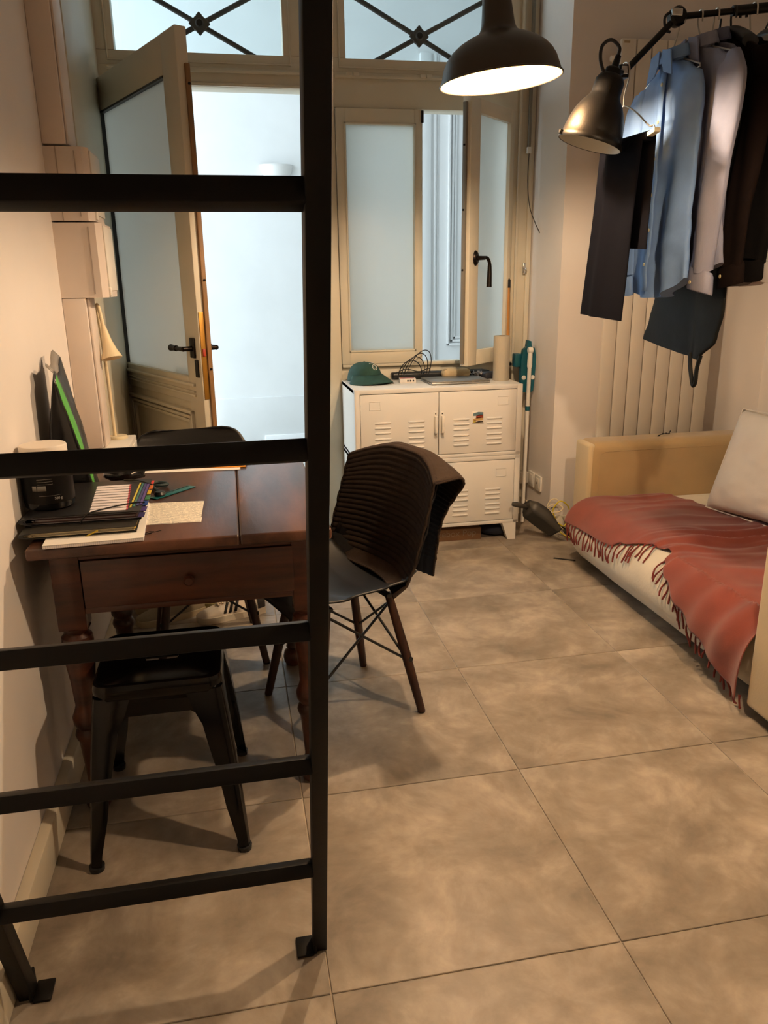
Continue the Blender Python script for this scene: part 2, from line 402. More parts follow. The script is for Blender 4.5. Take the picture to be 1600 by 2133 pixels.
dp('lock_strip', [((U1-.001, -.040, .86), (U1+.004, -.020, 1.20))], mat('brass_strip', (176, 128, 52), .4, .6), .001)
dp('latch', [((U1+.002, -.036, 1.03), (U1+.010, -.024, 1.06))], mat('latch_red', (170, 60, 40), .5), .002)
for k in range(6):
    B().lathe([(0, .004), (.005, .003), (.005, 0)], Matrix.Translation((U1+.012, -.009, .3+.34*k)) @ Matrix.Rotation(pi/2, 4, 'Y'), 10).build('screw', BRONZE, door, local=True)
for z in (2.03, 1.89, 1.02, .35):
    B().tube([(-.004, ya-.004, z-.05), (-.004, ya-.004, z+.05)], .008, 10).build('hinge', CREAM, door, local=True)
def lever(par, P, xd, nrm, length, down=False):
    n = Vector(nrm).normalized(); x = Vector(xd).normalized(); P = Vector(P)
    h = B()
    h.tube([P, P+n*.045], [.011, .009], 12)
    if not down:
        h.tube([P+n*.045-x*.004, P+n*.048+x*.03, P+n*.048+x*.055, P+n*.048+x*.06, P+n*.048+x*.085, P+n*.048+x*length], [.010, .009, .008, .012, .011, .014], 12)
    else:
        h.tube(catmull([P+n*.03, P+n*.045+x*.02, P+n*.05+x*.035+Vector((0, 0, -.02)), P+n*.05+x*.04+Vector((0, 0, -.05)), P+n*.05+x*.038+Vector((0, 0, -length))], 5), lambda t: .008+.006*max(0, t-.55)*2, 12)
    return h
hd = lever(door, (.915, ya, 1.058), (-1, 0, 0), (0, -1, 0), .115).build('handle', BRONZE, door, local=True)
dp('handle_plate', [((.893, ya-.009, 1.02), (.937, ya, 1.10))], BRONZE, .006)
dp('keyhole_plate', [((.926, ya-.006, .945), (.956, ya, 1.015))], BRONZE, .012)
lever(door, (.93, 0, 1.058), (-1, 0, 0), (0, 1, 0), .1).build('outer_handle', BRONZE, door, local=True)

# ---- casement window: fixed-shut left sash, open right sash
win = tag(ob('window_1', None), 'closed cream casement with a tall frosted pane above the white lockers', 'window', kind='structure')
def sash(par, u0, u1, z0, z1, y0, y1, g, local=False):
    b = lambda n, a, c, m=CREAM, bev=.004: B().box(a, c, bev).build(n, m, par, local=local)
    b('stile', (u0, y0, z0), (g[0], y1, z1)); b('stile', (g[1], y0, z0), (u1, y1, z1))
    b('rail', (g[0]-.002, y0, z0), (g[1]+.002, y1, g[2])); b('rail', (g[0]-.002, y0, g[3]), (g[1]+.002, y1, z1))
    ym = (y0+y1)/2; b('glass_pane', (g[0]-.008, ym-.003, g[2]-.008), (g[1]+.008, ym+.003, g[3]+.008), FROST, 0)
    bd = B()
    for q in (((g[0]-.009, y0-.005, g[2]-.009), (g[0], y0+.004, g[3]+.009)), ((g[1], y0-.005, g[2]-.009), (g[1]+.009, y0+.004, g[3]+.009)), ((g[0]-.009, y0-.005, g[2]-.009), (g[1]+.009, y0+.004, g[2])), ((g[0]-.009, y0-.005, g[3]), (g[1]+.009, y0+.004, g[3]+.009))):
        bd.box(q[0], q[1], .002)
    bd.build('glazing_bead', CREAM, par, local=local)
sash(win, .568, .998, .888, 2.105, Y0-.025, Y0+.03, (.616, .955, .958, 2.033))
B().box((.990, Y0-.033, 2.045), (1.002, Y0-.022, 2.10), .002).build('latch', BRONZE, win)
cas = thing('window_2', 'cream casement sash with frosted pane swung open into the room', 'window', (1.437, 4.085, 0), atan2(3.77-4.085, 1.113-1.437), kind='structure')
CL = hypot(1.437-1.113, 4.085-3.77)
# local +y faces the camera side here
sash(cas, .0, CL, .893, 2.105, 0.0, .045, (.045, .358, .966, 2.043), True)
B().box((CL-.002, .006, .905), (CL+.012, .026, 2.08), .002).build('rebate_strip', mat('grey_strip', (120, 112, 98), .5), cas, local=True)
hp = B().lathe([(0, .012), (.016, .012), (.022, .006), (.024, 0), (0, 0)], Matrix.Translation((CL-.062, .045, 1.405)) @ Matrix.Rotation(-pi/2, 4, 'X') @ Matrix.Diagonal((1, 1.5, 1, 1)), 20).build('handle_plate', BRONZE, cas, local=True)
lever(cas, (CL-.062, .052, 1.405), (-1, 0, 0), (0, 1, 0), .135, True).build('handle', BRONZE, cas, local=True)
for z in (1.35, 1.62, 1.9): B().lathe([(0, .004), (.005, .003), (.005, 0)], Matrix.Translation((CL+.012, .016, z)) @ Matrix.Rotation(pi/2, 4, 'Y'), 8).build('screw', BRONZE, cas, local=True)

# ---- hall beyond
HY1 = 6.65
struct('wall_hall_far', B().box((-3.0, HY1, -.1), (4.6, HY1+.12, 3.7)).box((-3.0, HY1-.012, 0), (1.50, HY1+.02, .375), .006), HALLW, 'white plastered hall wall seen through the open door', 'wall')
struct('ceiling_hall', B().box((-3.0, YB, 3.7), (4.6, HY1+.12, 3.82)), HALLW, 'white hall ceiling behind the transoms', 'ceiling')
struct('wall_hall_right', B().box((4.6, YB, -.1), (4.72, HY1+.12, 3.7)), HALLW, 'white end wall of the hall beyond the radiator wall', 'wall')
struct('wall_hall_near', B().box((-3.0, YB, -.1), (XL-.0, YB+.1, 3.7)).box((XRET, YB+.1, -.1), (4.6, YB+.2, 3.7)), HALLW, 'white hall side of the screen wall', 'wall')
struct('floor_hall', B().box((-3.0, YB+.1, -.12), (4.6, HY1, -.001)), mat('hall_stone', (205, 205, 200), .6, var=.1, vscale=4), 'pale stone floor of the bright hall', 'floor')
B_ = B().box((.238, HY1-.03, 0), (.92, HY1-.002, .05), .004)
struct('baseboard_hall', B_, HALLW, 'short white chipped plinth at the foot of the hall wall', 'baseboard')
sc = thing('wall_sconce', 'white half-bowl sconce on the bright hall wall', 'lamp', (.445, HY1, 2.13))
prof = [(.131, .055), (.126, .03), (.112, -.005), (.085, -.035), (.05, -.054), (.0, -.06)]
b = B(); seg = 24; rings = []
for r, z in prof:
    rings.append([b.bm.verts.new((.445+r*cos(pi+pi*k/seg), HY1-.002+r*.75*sin(pi+pi*k/seg), 2.13+z)) for k in range(seg+1)])
for A, Q in zip(rings, rings[1:]):
    for k in range(seg): b.bm.faces.new((A[k], A[k+1], Q[k+1], Q[k]))
bmesh.ops.remove_doubles(b.bm, verts=b.bm.verts, dist=1e-5)
b.build('bowl', mat('sconce_plaster', (240, 240, 238), .7), sc, solid=.004)
B().box((.40, HY1-.02, 2.10), (.49, HY1, 2.17), .004).build('wall_plate', HALLW, sc)
# panelled hall door seen through the casement gap
d2 = thing('door_2', 'white panelled hall door seen past the open casement', 'door', (2.1, HY1, 0), kind='structure')
B().box((1.60, HY1-.03, 0), (2.75, HY1-.001, 3.0), .004).build('leaf', HALLW, d2)
b = B()
for (x0, x1, d) in ((1.60, 1.69, .05), (1.715, 1.735, .042), (1.745, 1.752, .036)): b.box((x0, HY1-.03-d+.03, 0), (x1, HY1-.02, 3.0), .004)
b.build('architrave', HALLW, d2)
b = B()
for (o_, d) in ((0, .024), (.03, .015), (.055, .009)):
    x0, x1, z0, z1 = 1.835+o_, 2.6-o_, .76+o_, 2.8-o_
    for q in (((x0, 0, z0), (x0+.02, 0, z1)), ((x1-.02, 0, z0), (x1, 0, z1)), ((x0, 0, z0), (x1, 0, z0+.02)), ((x0, 0, z1-.02), (x1, 0, z1))):
        b.box((q[0][0], HY1-.03-d, q[0][2]), (q[1][0], HY1-.028, q[1][2]), .004)
b.build('panel_moulding', HALLW, d2)

def loft(b, rings, cap=True, closed=True):
    R = [[b.bm.verts.new(p) for p in r] for r in rings]; n = len(R[0]); fs = []
    for A, Q in zip(R, R[1:]):
        for k in range(n if closed else n-1):
            fs.append(b.bm.faces.new((A[k], A[(k+1) % n], Q[(k+1) % n], Q[k])))
    if cap and closed: fs.append(b.bm.faces.new(R[0][::-1])); fs.append(b.bm.faces.new(R[-1]))
    b._tagf(fs); return b

# ================================================================== PENDANT LAMPS
ENAMEL_OUT = mat('brown_grey_enamel', (62, 54, 46), .38, .1, var=.08, vscale=6)
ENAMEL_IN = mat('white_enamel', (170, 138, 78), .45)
def pendant(loc, tilt, label, group, power=1.0):
    M = Matrix.Translation(loc) @ Matrix.Rotation(tilt, 4, 'Y')
    t = thing('pendant_lamp', label, 'lamp', mtx=M, group=group)
    outer = [(.1835, .0), (.1835, .003), (.181, .004), (.176, .022), (.168, .048), (.158, .066), (.143, .083), (.120, .100), (.092, .114), (.070, .122), (.058, .130), (.052, .140), (.049, .152), (.042, .215), (.0385, .250), (.030, .256), (0, .257)]
    B().lathe(outer, seg=56, cap=False).build('shade', ENAMEL_OUT, t, local=True, smooth=50)
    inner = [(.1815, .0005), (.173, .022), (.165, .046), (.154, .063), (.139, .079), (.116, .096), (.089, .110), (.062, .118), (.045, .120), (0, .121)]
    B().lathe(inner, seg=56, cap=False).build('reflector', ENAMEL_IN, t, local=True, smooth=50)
    B().tube([(.1835*cos(a), .1835*sin(a), .001) for a in [2*pi*k/64 for k in range(64)]], .0028, 8, closed=True).build('rim', ENAMEL_OUT, t, local=True)
    B().lathe([(.018, .119), (.018, .088), (.014, .080), (0, .080)], seg=20, cap=False).build('bulb_socket', WHITEPL, t, local=True)
    B().tube([(.013*cos(a), 0, .272+.016*sin(a)) for a in [2*pi*k/24 for k in range(24)]], .003, 8, closed=True).build('ring', CHROME, t, local=True)
    Mi = Matrix.Rotation(-tilt, 4, 'Y')
    top = M @ Vector((0, 0, .285))
    c = B().tube([Vector((0, 0, .284)), Mi @ Vector((0, 0, ZC-loc[2]))], .003, 8).build('cord', mat('red_cord', (120, 24, 26), .6), t, local=True)
    B().lathe([(0, 0), (.05, 0), (.05, -.02), (.012, -.045), (0, -.045)], Mi @ Matrix.Translation((0, 0, ZC-loc[2])), 24).build('ceiling_rose', ENAMEL_OUT, t, local=True)
    ld = bpy.data.lights.new('bulb', 'POINT'); ld.energy = LAMP_W*power; ld.color = LAMP_COL; ld.shadow_soft_size = .028
    lo = bpy.data.objects.new('bulb_light', ld); COL.objects.link(lo); lo.parent = t; lo.location = (0, 0, .046)
    return t
pendant((.854, 2.497, 1.880), radians(-5), 'brown-grey enamel pendant lamp with glowing white inside, below the transom', 'pendant lamps')
pendant((1.12, 1.24, 1.93), 0, 'brown-grey enamel pendant lamp hanging nearer the ladder side, out above the couch front', 'pendant lamps', .92)

# ================================================================== LADDER
LB, LK = 1.280, .315
lad = thing('ladder', 'black steel loft ladder with square rungs leaning in the foreground', 'ladder', (-.19, LB, 0))
LXR, LXL = .0955, -.4685
for X in (LXL, LXR):
    B().bar((X, LB+.002, .003), (X, LB-LK*2.75, 2.75), .0275, .034, .002, upv=(0, 1, 0)).build('stile', STEEL, lad)
for k in range(9):
    z = .268+.2815*k; y = LB-LK*z
    B().bar((LXL+.012, y, z), (LXR-.012, y, z), .027, .027, .002, upv=(0, LK, 1)).build('rung', STEEL, lad)
for X, s in ((LXL, 1), (LXR, -1)):
    x0 = X+s*.013
    B().box((min(x0, x0+s*.034), LB-.026, 0), (max(x0, x0+s*.034), LB+.024, .006), .002).box((min(x0-s*.006, x0), LB-.022, 0), (max(x0-s*.006, x0), LB+.02, .045), .002).build('foot_plate', STEEL, lad)

# ================================================================== TABLE
tb = thing('writing_table', 'old dark wooden table with turned legs and one drawer against the wall', 'table', (-.135, 2.19, 0))
TZ = .75
for n, (x0, x1) in enumerate(((-.478, -.0105), (-.0095, .205))):
    B().box((x0, 1.735, TZ-.027), (x1, 2.64, TZ), .006, 3).build('top_plank', WOODTOP, tb)
B().box((-.445, 1.84, .555), (-.425, 2.56, TZ-.027), .002).build('apron', WOOD, tb)
B().box((.155, 1.84, .555), (.172, 2.56, TZ-.027), .002).build('apron', WOOD, tb)
B().box((-.44, 2.545, .555), (.17, 2.562, TZ-.027), .002).build('apron', WOOD, tb)
B().box((-.385, 1.818, .690), (.118, 1.835, TZ-.027), .001).box((-.385, 1.818, .553), (.118, 1.835, .567), .001).build('drawer_surround', WOOD, tb)
dr = B().box((-.383, 1.813, .568), (.116, 1.84, .688), .003).build('drawer', WOOD, tb)
B().lathe([(0, .024), (.009, .023), (.0135, .016), (.012, .010), (.006, .006), (.010, .0), (0, 0)], Matrix.Translation((-.137, 1.813, .624)) @ Matrix.Rotation(pi/2, 4, 'X'), 20).build('knob', WOOD, dr)
legp = [(.0, .0), (.026, .0), (.033, .012), (.036, .03), (.031, .050), (.021, .060), (.024, .068), (.021, .078), (.024, .13), (.029, .20), (.033, .205), (.036, .217), (.033, .228), (.028, .236), (.036, .25), (.037, .268), (.030, .285), (.026, .30), (.030, .37), (.035, .415), (.031, .432), (.023, .446), (.032, .455), (.038, .470), (.036, .488), (.026, .498), (.032, .506), (.036, .514), (.0, .514)]
for x in (-.418, .145):
    for y in (1.848, 2.528):
        g = B().lathe(legp, Matrix.Translation((x, y, 0)), 24); g.box((x-.033, y-.033, .512), (x+.033, y+.033, TZ-.027), .003); g.build('leg', WOOD, tb)

# ================================================================== STOOL
st = thing('metal_stool', 'glossy black sheet-metal stool with hand slot, tucked under the table', 'stool', (-.219, 1.802, 0))
SZ = .437
def rrect(hx, hy, r, z, n=6, c=(0, 0)):
    P = []
    for (sx, sy, a0) in ((1, 1, 0), (-1, 1, pi/2), (-1, -1, pi), (1, -1, 3*pi/2)):
        for k in range(n+1):
            a = a0+k*(pi/2)/n; P.append(Vector((c[0]+sx*(hx-r)+r*cos(a), c[1]+sy*(hy-r)+r*sin(a), z)))
    return P
def seat_ring(bm, outer, inner):
    pass
g = B()
o_out = rrect(.146, .146, .032, SZ-.006, 6); n_ = len(o_out)
def slot(hx, hy, z):   # stadium with the same number of points
    P = []
    for p in o_out:
        a = atan2(p.y*.5, p.x); 
        c_, s_ = cos(a), sin(a); k = 1/max(abs(c_)/hx, abs(s_)/hy)
        x, y = c_*k, s_*k
        ex = max(0, abs(x)-(hx-hy)); 
        if ex > 0:
            y = math.copysign(min(abs(y), sqrt(max(0, hy*hy-ex*ex))), y)
        P.append(Vector((x, y, z)))
    return P
rings = [rrect(.146, .146, .034, SZ-.045), rrect(.146, .146, .034, SZ-.012), rrect(.143, .143, .032, SZ-.002), rrect(.136, .136, .03, SZ), rrect(.124, .124, .03, SZ-.006), slot(.047, .017, SZ-.007), slot(.045, .015, SZ-.014)]
T0 = Matrix.Translation((-.219, 1.802, 0))
loft(g, [[T0 @ p for p in r] for r in rings], cap=False)
g.build('seat', BLACKGL, st, solid=.002, smooth=50)
for sx in (-1, 1):
    for sy in (-1, 1):
        g = B(); rr = []
        fx, fy = .179*sx, .209*sy
        for t in [k/10 for k in range(11)]:
            z = lerp(SZ-.03, 0, t); bow = .010*sin(pi*t)
            cx = lerp(.146, abs(fx)+.006, t)+bow*.3; cy = lerp(.146, abs(fy)+.006, t)+bow*.3
            w = interp([(0, .085), (.25, .058), (.6, .044), (1, .026)], t)[0]; r = min(.018, w*.5)
            P = [(cx-w, cy), (cx-r, cy), (cx-r*.3, cy-r*.3), (cx, cy-r), (cx, cy-w), (cx-.004, cy-w), (cx-.006-r*.6, cy-.006-r*.6), (cx-w, cy-.004)]
            rr.append([T0 @ Vector((sx*x, sy*y, z)) for x, y in P])
        loft(g, rr); g.build('leg', BLACKGL, st, smooth=40)
        B().lathe([(0, 0), (.017, 0), (.018, .012), (0, .012)], T0 @ Matrix.Translation((fx*.95, fy*.96, 0)), 16).build('rubber_foot', BLACKPL, st)
g = B()
for s in (-1, 1):
    g.prism([(-.118, -.0), (.118, 0), (.118, -.072), (.10, -.068), (.07, -.045), (-.07, -.045), (-.10, -.068), (-.118, -.072)], lambda u, v, t: T0 @ Vector((u, t, SZ-.035+v-.0005*0)), s*.1425, s*.1455)
    g.prism([(-.118, -.0), (.118, 0), (.118, -.072), (.10, -.068), (.07, -.045), (-.07, -.045), (-.10, -.068), (-.118, -.072)], lambda u, v, t: T0 @ Vector((t, u, SZ-.035+v)), s*.1425, s*.1455)
g.build('skirt', BLACKGL, st, smooth=0)
g = B(); 
for s in (-1, 1): g.bar(T0 @ Vector((-.128, -.128*s, .36)), T0 @ Vector((.128, .128*s, .36)), .02, .003)
g.build('cross_brace', BLACKGL, st)

# ================================================================== SHELL CHAIRS
CPROF = [(0, .232, .405, .165), (.06, .222, .425, .195), (.14, .185, .440, .212), (.30, .09, .428, .226), (.45, -.03, .415, .233), (.56, -.12, .420, .235), (.64, -.172, .452, .236), (.70, -.197, .50, .234), (.80, -.220, .588, .226), (.90, -.243, .687, .212), (.94, -.252, .727, .203), (.97, -.258, .757, .187), (.985, -.261, .771, .172), (.995, -.263, .780, .150), (1.0, -.264, .784, .120)]
def shell_pt(s, t, off=0.0):
    x, z, w = interp(CPROF, s)
    x2, z2, _ = interp(CPROF, min(1, s+.01)); x1, z1, _ = interp(CPROF, max(0, s-.01))
    tx, tz = x2-x1, z2-z1; L = hypot(tx, tz) or 1; nx, nz = tz/L, -tx/L      # normal to the sitter side
    if nz < 0 and nx < 0: nx, nz = -nx, -nz
    curl = interp([(0, .005), (.2, .028), (.5, .062), (.68, .072), (.85, .05), (1, .02)], s)[0]*abs(t)**2.2
    return Vector((x+nx*(curl+off), t*w, z+nz*(curl+off)))
def make_chair(label, loc, rz, group):
    t = thing('shell_chair', label, 'chair', loc, rz, group=group)
    B().grid(lambda u, v: shell_pt(1-(1-v)**1.9, u*2-1), 31, 64).build('seat_shell', SHELL, t, local=True, solid=.006, smooth=60)
    b = B()
    for sx in (-1, 1):
        b.bar((sx*.10, -.13, .396), (sx*.10, .13, .396), .018, .012, .002)
    b.bar((-.12, 0, .392), (.12, 0, .392), .02, .01, .002)
    b.build('mount', BLACKPL, t, local=True)
    for sx in (-1, 1):
        for sy in (-1, 1):
            B().tube([(sx*.105, sy*.115, .40), (sx*.145, sy*.15, .2), (sx*.182, sy*.182, .004)], [.0125, .0155, .0125], 14).build('leg', WALNUTLEG, t, local=True)
            B().lathe([(0, 0), (.011, 0), (.0125, .004), (0, .004)], Matrix.Translation((sx*.182, sy*.182, 0)), 12).build('glide', BLACKPL, t, local=True)
    def lp(sx, sy, z): k = (z-.004)/.396; return Vector((sx*lerp(.182, .105, k), sy*lerp(.182, .115, k), z))
    C4 = [(1, 1), (1, -1), (-1, -1), (-1, 1)]
    for i in range(4):
        a, c = C4[i], C4[(i+1) % 4]
        B().tube([lp(*a, .18), lp(*c, .375)], .0042, 8).build('brace_rod', BLACKPL, t, local=True)
        B().tube([lp(*c, .18), lp(*a, .375)], .0042, 8).build('brace_rod', BLACKPL, t, local=True)
        B().lathe([(0, .012), (.008, .012), (.008, -.012), (0, -.012)], Matrix.Translation(lp(*a, .18)*1.03) @ Matrix.Rotation(pi/2, 4, 'X'), 10).build('bolt', BLACKPL, t, local=True)
    return t
CH1 = (.279, 2.216, 0); CA1 = atan2(-.355, -.935)
ch1 = make_chair('black shell chair on dark wooden legs with a brown towel over its back', CH1, CA1, 'shell chairs')
ch2 = copy_tree(ch1); ch2['label'] = 'black shell chair tucked under the far end of the table by the open door'
ch2.location = (-.150, 2.71, 0); ch2.rotation_euler = (0, 0, atan2(-1, .10))

# ================================================================== LOCKERS
LX0, LX1, LY0, LY1 = .562, 1.408, 3.66, 4.075
louver_me = None
def louver_mesh():
    b = B(); n = 8; L = .086
    rr = []
    for t in [k/12 for k in range(13)]:
        u = (t-.5)*L; e = min(1, min(t, 1-t)/.10); e = sqrt(max(0, 1-(1-e)**2))
        ring = []
        for k in range(n+1):
            a = pi*k/n; ring.append(Vector((u, -.0055*e*sin(a)-.0002, .0052*e*cos(a)+.0005)))
        rr.append(ring)
    loft(b, rr, cap=False, closed=False); return b.build('louver', LOCKER, mesh_only=True, smooth=60)
def locker(label, z0, z1, feet, hinge_handles, labels):
    t = thing('locker_cabinet', label, 'cabinet', ((LX0+LX1)/2, (LY0+LY1)/2, z0-(.09 if feet else 0)), group='stacked lockers')
    b = B(); w = .018
    b.box((LX0, LY0, z0), (LX0+.004, LY1, z1)).box((LX1-.004, LY0, z0), (LX1, LY1, z1)).box((LX0+.004, LY1-.004, z0), (LX1-.004, LY1, z1)).box((LX0, LY0, z1-.022), (LX1, LY1, z1), .003).box((LX0, LY0, z0), (LX1, LY1, z0+.018), .003)
    b.box((LX0, LY0, z0), (LX0+.026, LY0+.03, z1), .002).box((LX1-.028, LY0, z0), (LX1, LY0+.03, z1), .002)
    b.build('body', LOCKER, t)
    me = louver_mesh(); xm = .979
    for n, (x0, x1) in enumerate(((LX0+.028, xm-.0015), (xm+.0015, LX1-.030))):
        d = B().box((x0, LY0+.001, z0+.021), (x1, LY0+.02, z1-.025), .002).build('door', LOCKER, t)
        zt = z1-.808
        for cx in ((x0+.109, x0+.277) if n == 0 else (x0+.114, x0+.285)):
            for row in (0, 1):
                for k in range(3):
                    z = (.644 if hinge_handles else .278) - row*.079 - k*.0245
                    l = ob('louver', me, d, world=Matrix.Translation((cx, LY0+.001, z)))
        lx = (x0+.043 if n == 0 else x1-.098); lz = labels
        f = B()
        for q in (((lx, 0, lz+.040), (lx+.056, 0, lz+.043)), ((lx, 0, lz), (lx+.056, 0, lz+.003)), ((lx+.053, 0, lz), (lx+.056, 0, lz+.043)), ((lx, 0, lz), (lx+.003, 0, lz+.043))):
            f.box((q[0][0], LY0-.001, q[0][2]), (q[1][0], LY0+.003, q[1][2]), .001)
        f.build('label_holder', LOCKER, d)
        if hinge_handles:
            hx = xm-.017 if n == 0 else xm+.017
            h = B().box((hx-.008, LY0-.002, .566), (hx+.008, LY0+.002, .688), .001).box((hx-.0075, LY0-.028, .585), (hx+.0075, LY0-.004, .670), .004)
            h.build('handle', WHITEPL, d)
            B().lathe([(0, .003), (.003, .002), (.003, 0)], Matrix.Translation((hx, LY0-.002, .679)) @ Matrix.Rotation(pi/2, 4, 'X'), 10).build('screw', BRONZE, d)
    if feet:
        for x0, x1, xs in ((LX0, LX0+.075, LX0), (LX1-.085, LX1-.012, LX1-.012)):
            for yy in (LY0, LY1-.06):
                g = B(); inn = x1 if xs == LX0 else x0
                A = [(x0, yy, z0), (x1, yy, z0), (x1, yy+.05, z0), (x0, yy+.05, z0)]
                k0, k1 = (x0, x0+.042) if xs == LX0 else (x1-.042, x1)
                Q = [(k0, yy, 0), (k1, yy, 0), (k1, yy+.03, 0), (k0, yy+.03, 0)]
                loft(g, [Q, A]); g.build('foot', LOCKER, t, smooth=0)
    return t
locker('white metal locker unit with short feet, lower of the two stacked', .09, .452, True, False, .342)
locker('white metal locker unit with two louvred doors and pull handles, upper of the stack', .453, .808, False, True, .708)
mg = thing('picture_magnet', 'small square landscape picture magnet on the upper locker door', 'magnet', (1.179, LY0-.002, .622))
B().box((1.150, LY0-.0035, .622), (1.208, LY0+.0009, .680), .001).build('backing', PAPER, mg)
for nm, c, z0, z1, x0, x1 in (('sky', (90, 120, 130), .66, .677, 1.153, 1.205), ('red_hill', (130, 50, 34), .647, .664, 1.168, 1.205), ('sand_hill', (196, 158, 96), .636, .650, 1.153, 1.205), ('dark_shore', (54, 42, 30), .625, .632, 1.160, 1.205), ('yellow_field', (190, 170, 80), .625, .638, 1.153, 1.168)):
    B().prism([(x0, z0), (x1, z0+.002), (x1, z1), ((x0+x1)/2, z1+.002), (x0, z1-.005)], lambda u, v, t: Vector((u, t, v)), LY0-.0045, LY0-.0034).build(nm, mat('magnet_'+nm, c, .5), mg, smooth=0)
# cardboard box and dark bag under the lockers
cb = thing('cardboard_box', 'flat brown cardboard box with grey lettering under the lower locker', 'box', (1.02, 3.86, 0))
B().box((.72, 3.70, 0), (1.222, 3.98, .064), .002).build('carton', mat('brown_card', (112, 82, 54), .8, var=.15, vscale=9), cb)
text('lettering', 'freebox Pop', .048, frame((1.075, 3.699, .038), (1, 0, 0), (0, 0, 1)), mat('grey_print', (120, 104, 86), .7), cb)
b = B().grid(lambda u, v: Vector((1.315+.085*cos(2*pi*u)*sin(pi*v)**.6, 3.80+.10*sin(2*pi*u)*sin(pi*v)**.6, .034-.033*cos(pi*v)+.004*noise.noise((u*7, v*5, 0))*sin(pi*v))), 24, 12, closeu=True)
bmesh.ops.remove_doubles(b.bm, verts=b.bm.verts, dist=1e-4)
tag(b.build('cloth_bag', mat('navy_cloth', (26, 34, 54), .8)), 'crumpled dark navy bag under the locker beside the cardboard box', 'bag')

# ---------- things on top of the lockers
LZ = .808
cap = thing('baseball_cap', 'dark green baseball cap with a small white emblem on the lockers', 'cap', (.672, 3.95, LZ))
CAPM = mat('green_cotton', (36, 74, 66), .85, var=.25, vscale=30, bump=.25, bscale=400)
ca = radians(-62); Mc = Matrix.Translation((.663, 3.955, LZ+.005)) @ Matrix.Rotation(ca, 4, 'Z')
def crown(u, v):
    a = 2*pi*u; e = v*pi/2; r = .087*cos(e)**.75; z = .092*sin(e)**.9
    s_ = 1+.012*cos(6*a)*cos(e)
    x = r*cos(a)*1.06*s_; y = r*sin(a)*.96*s_
    if cos(a) > .3: z += .012*sin(e*2)*(cos(a)-.3)
    return Mc @ Vector((x, y, z+.004+.003*noise.noise((x*30, y*30, z*30))))
b = B().grid(crown, 48, 16, closeu=True); bmesh.ops.remove_doubles(b.bm, verts=b.bm.verts, dist=1e-4)
b.build('crown', CAPM, cap, smooth=60, solid=.002)
def brim(u, v):
    a = (u-.5)*pi*.94; r0_, r1_ = .087, .087+.068*max(0, cos(a))**.55
    r = lerp(r0_, r1_, v); y = r*sin(a)*.98; x = r*cos(a)*1.06
    return Mc @ Vector((x, y, .026+.012*(1-v)-.020*v-.32*(y*y)*(.4+2.2*v)+.0))
B().grid(brim, 30, 10).build('brim', CAPM, cap, smooth=60, solid=.003)
B().lathe([(0, .006), (.006, .004), (.007, 0)], Mc @ Matrix.Translation((0, 0, .0955)), 12, cap=False).build('button', CAPM, cap)
EMB = mat('white_thread', (214, 212, 202), .8)
def cappt(a, zf, off): 
    p = crown((a/(2*pi)) % 1.0, zf); c = Mc @ Vector((0, 0, .03)); return p+(p-c).normalized()*off
g = B()
for (r1, r2) in ((.20, .10), (.11, .045)):
    g.tube([cappt(.10+r1*cos(q), .46+r2*sin(q), .003) for q in [2*pi*k/20 for k in range(20)]], .0014, 6, closed=True)
for k in range(5): g.tube([cappt(-.22+.12*k, .66+.02*sin(k), .003), cappt(-.18+.12*k, .70, .003)], .0012, 6)
g.build('emblem', EMB, cap)
sb = thing('power_bar', 'long black plastic bar with coiled black cables on the lockers', 'electronics', (1.08, 4.02, LZ))
Mb = frame((1.075, 4.028, LZ+.019), (1, .02, .0), (-.02, 1, 0))
B().obox(Mb, (.52, .055, .036), .012, 3).build('bar', BLACKPL, sb)
B().obox(Mb @ Matrix.Translation((.255, -.0, -.002)), (.05, .062, .034), .012, 3).build('end_cap', BLACKPL, sb)
cab = mat('black_cable', (16, 15, 15), .45)
random.seed(11)
for k in range(4):
    cx = .905+.016*k; P = []
    base = Vector((cx, 3.965+.01*k, LZ+.03)); lean = .0+.016*k; hgt = .075+.014*k
    for q in range(13):
        a = pi*(q/12); P.append(base+Vector((-.06*cos(a)+lean*sin(a), .02*sin(a)*(k-1.5), hgt*sin(a))))
    B().tube(catmull(P, 3), .0024, 7).build('cable', cab, sb)
B().tube(catmull([(.83, 3.96, LZ+.04), (.88, 3.95, LZ+.06), (.95, 3.955, LZ+.045), (1.0, 3.95, LZ+.06), (1.01, 3.96, LZ+.04)], 6), .0024, 7).build('cable', cab, sb)
pk = thing('carton_pack', 'small white and purple pack lying left of the laptop', 'packet', (.872, 3.88, LZ))
Mp = frame((.872, 3.885, LZ+.0115), (1, -.12, 0), (.12, 1, 0))
B().obox(Mp, (.082, .055, .022), .0015, 1).build('carton', mat('pack_white', (226, 218, 208), .5), pk)
B().obox(Mp @ Matrix.Translation((-.002, .004, .0113)), (.074, .044, .0006)).build('printed_top', mat('pack_purple', (92, 74, 120), .5, rgb2=(206, 120, 70), vscale=40), pk, smooth=0)
for k in range(3): B().obox(Mp @ Matrix.Translation((.0+.014*k, -.0278, 0)), (.008, .0006, .008)).build('print_mark', BLACKPL, pk, smooth=0)
lp_ = thing('laptop', 'closed silver laptop at the front of the lockers', 'laptop', (1.10, 3.85, LZ))
Ml = frame((1.108, 3.835, LZ), (1, .03, 0), (-.03, 1, 0))
ALU = mat('brushed_aluminium', (170, 168, 164), .34, .85); ALU2 = mat('grey_lid', (126, 122, 114), .42, .4)
B().obox(Ml @ Matrix.Translation((0, 0, .007)), (.305, .212, .009), .003).build('base', ALU, lp_)
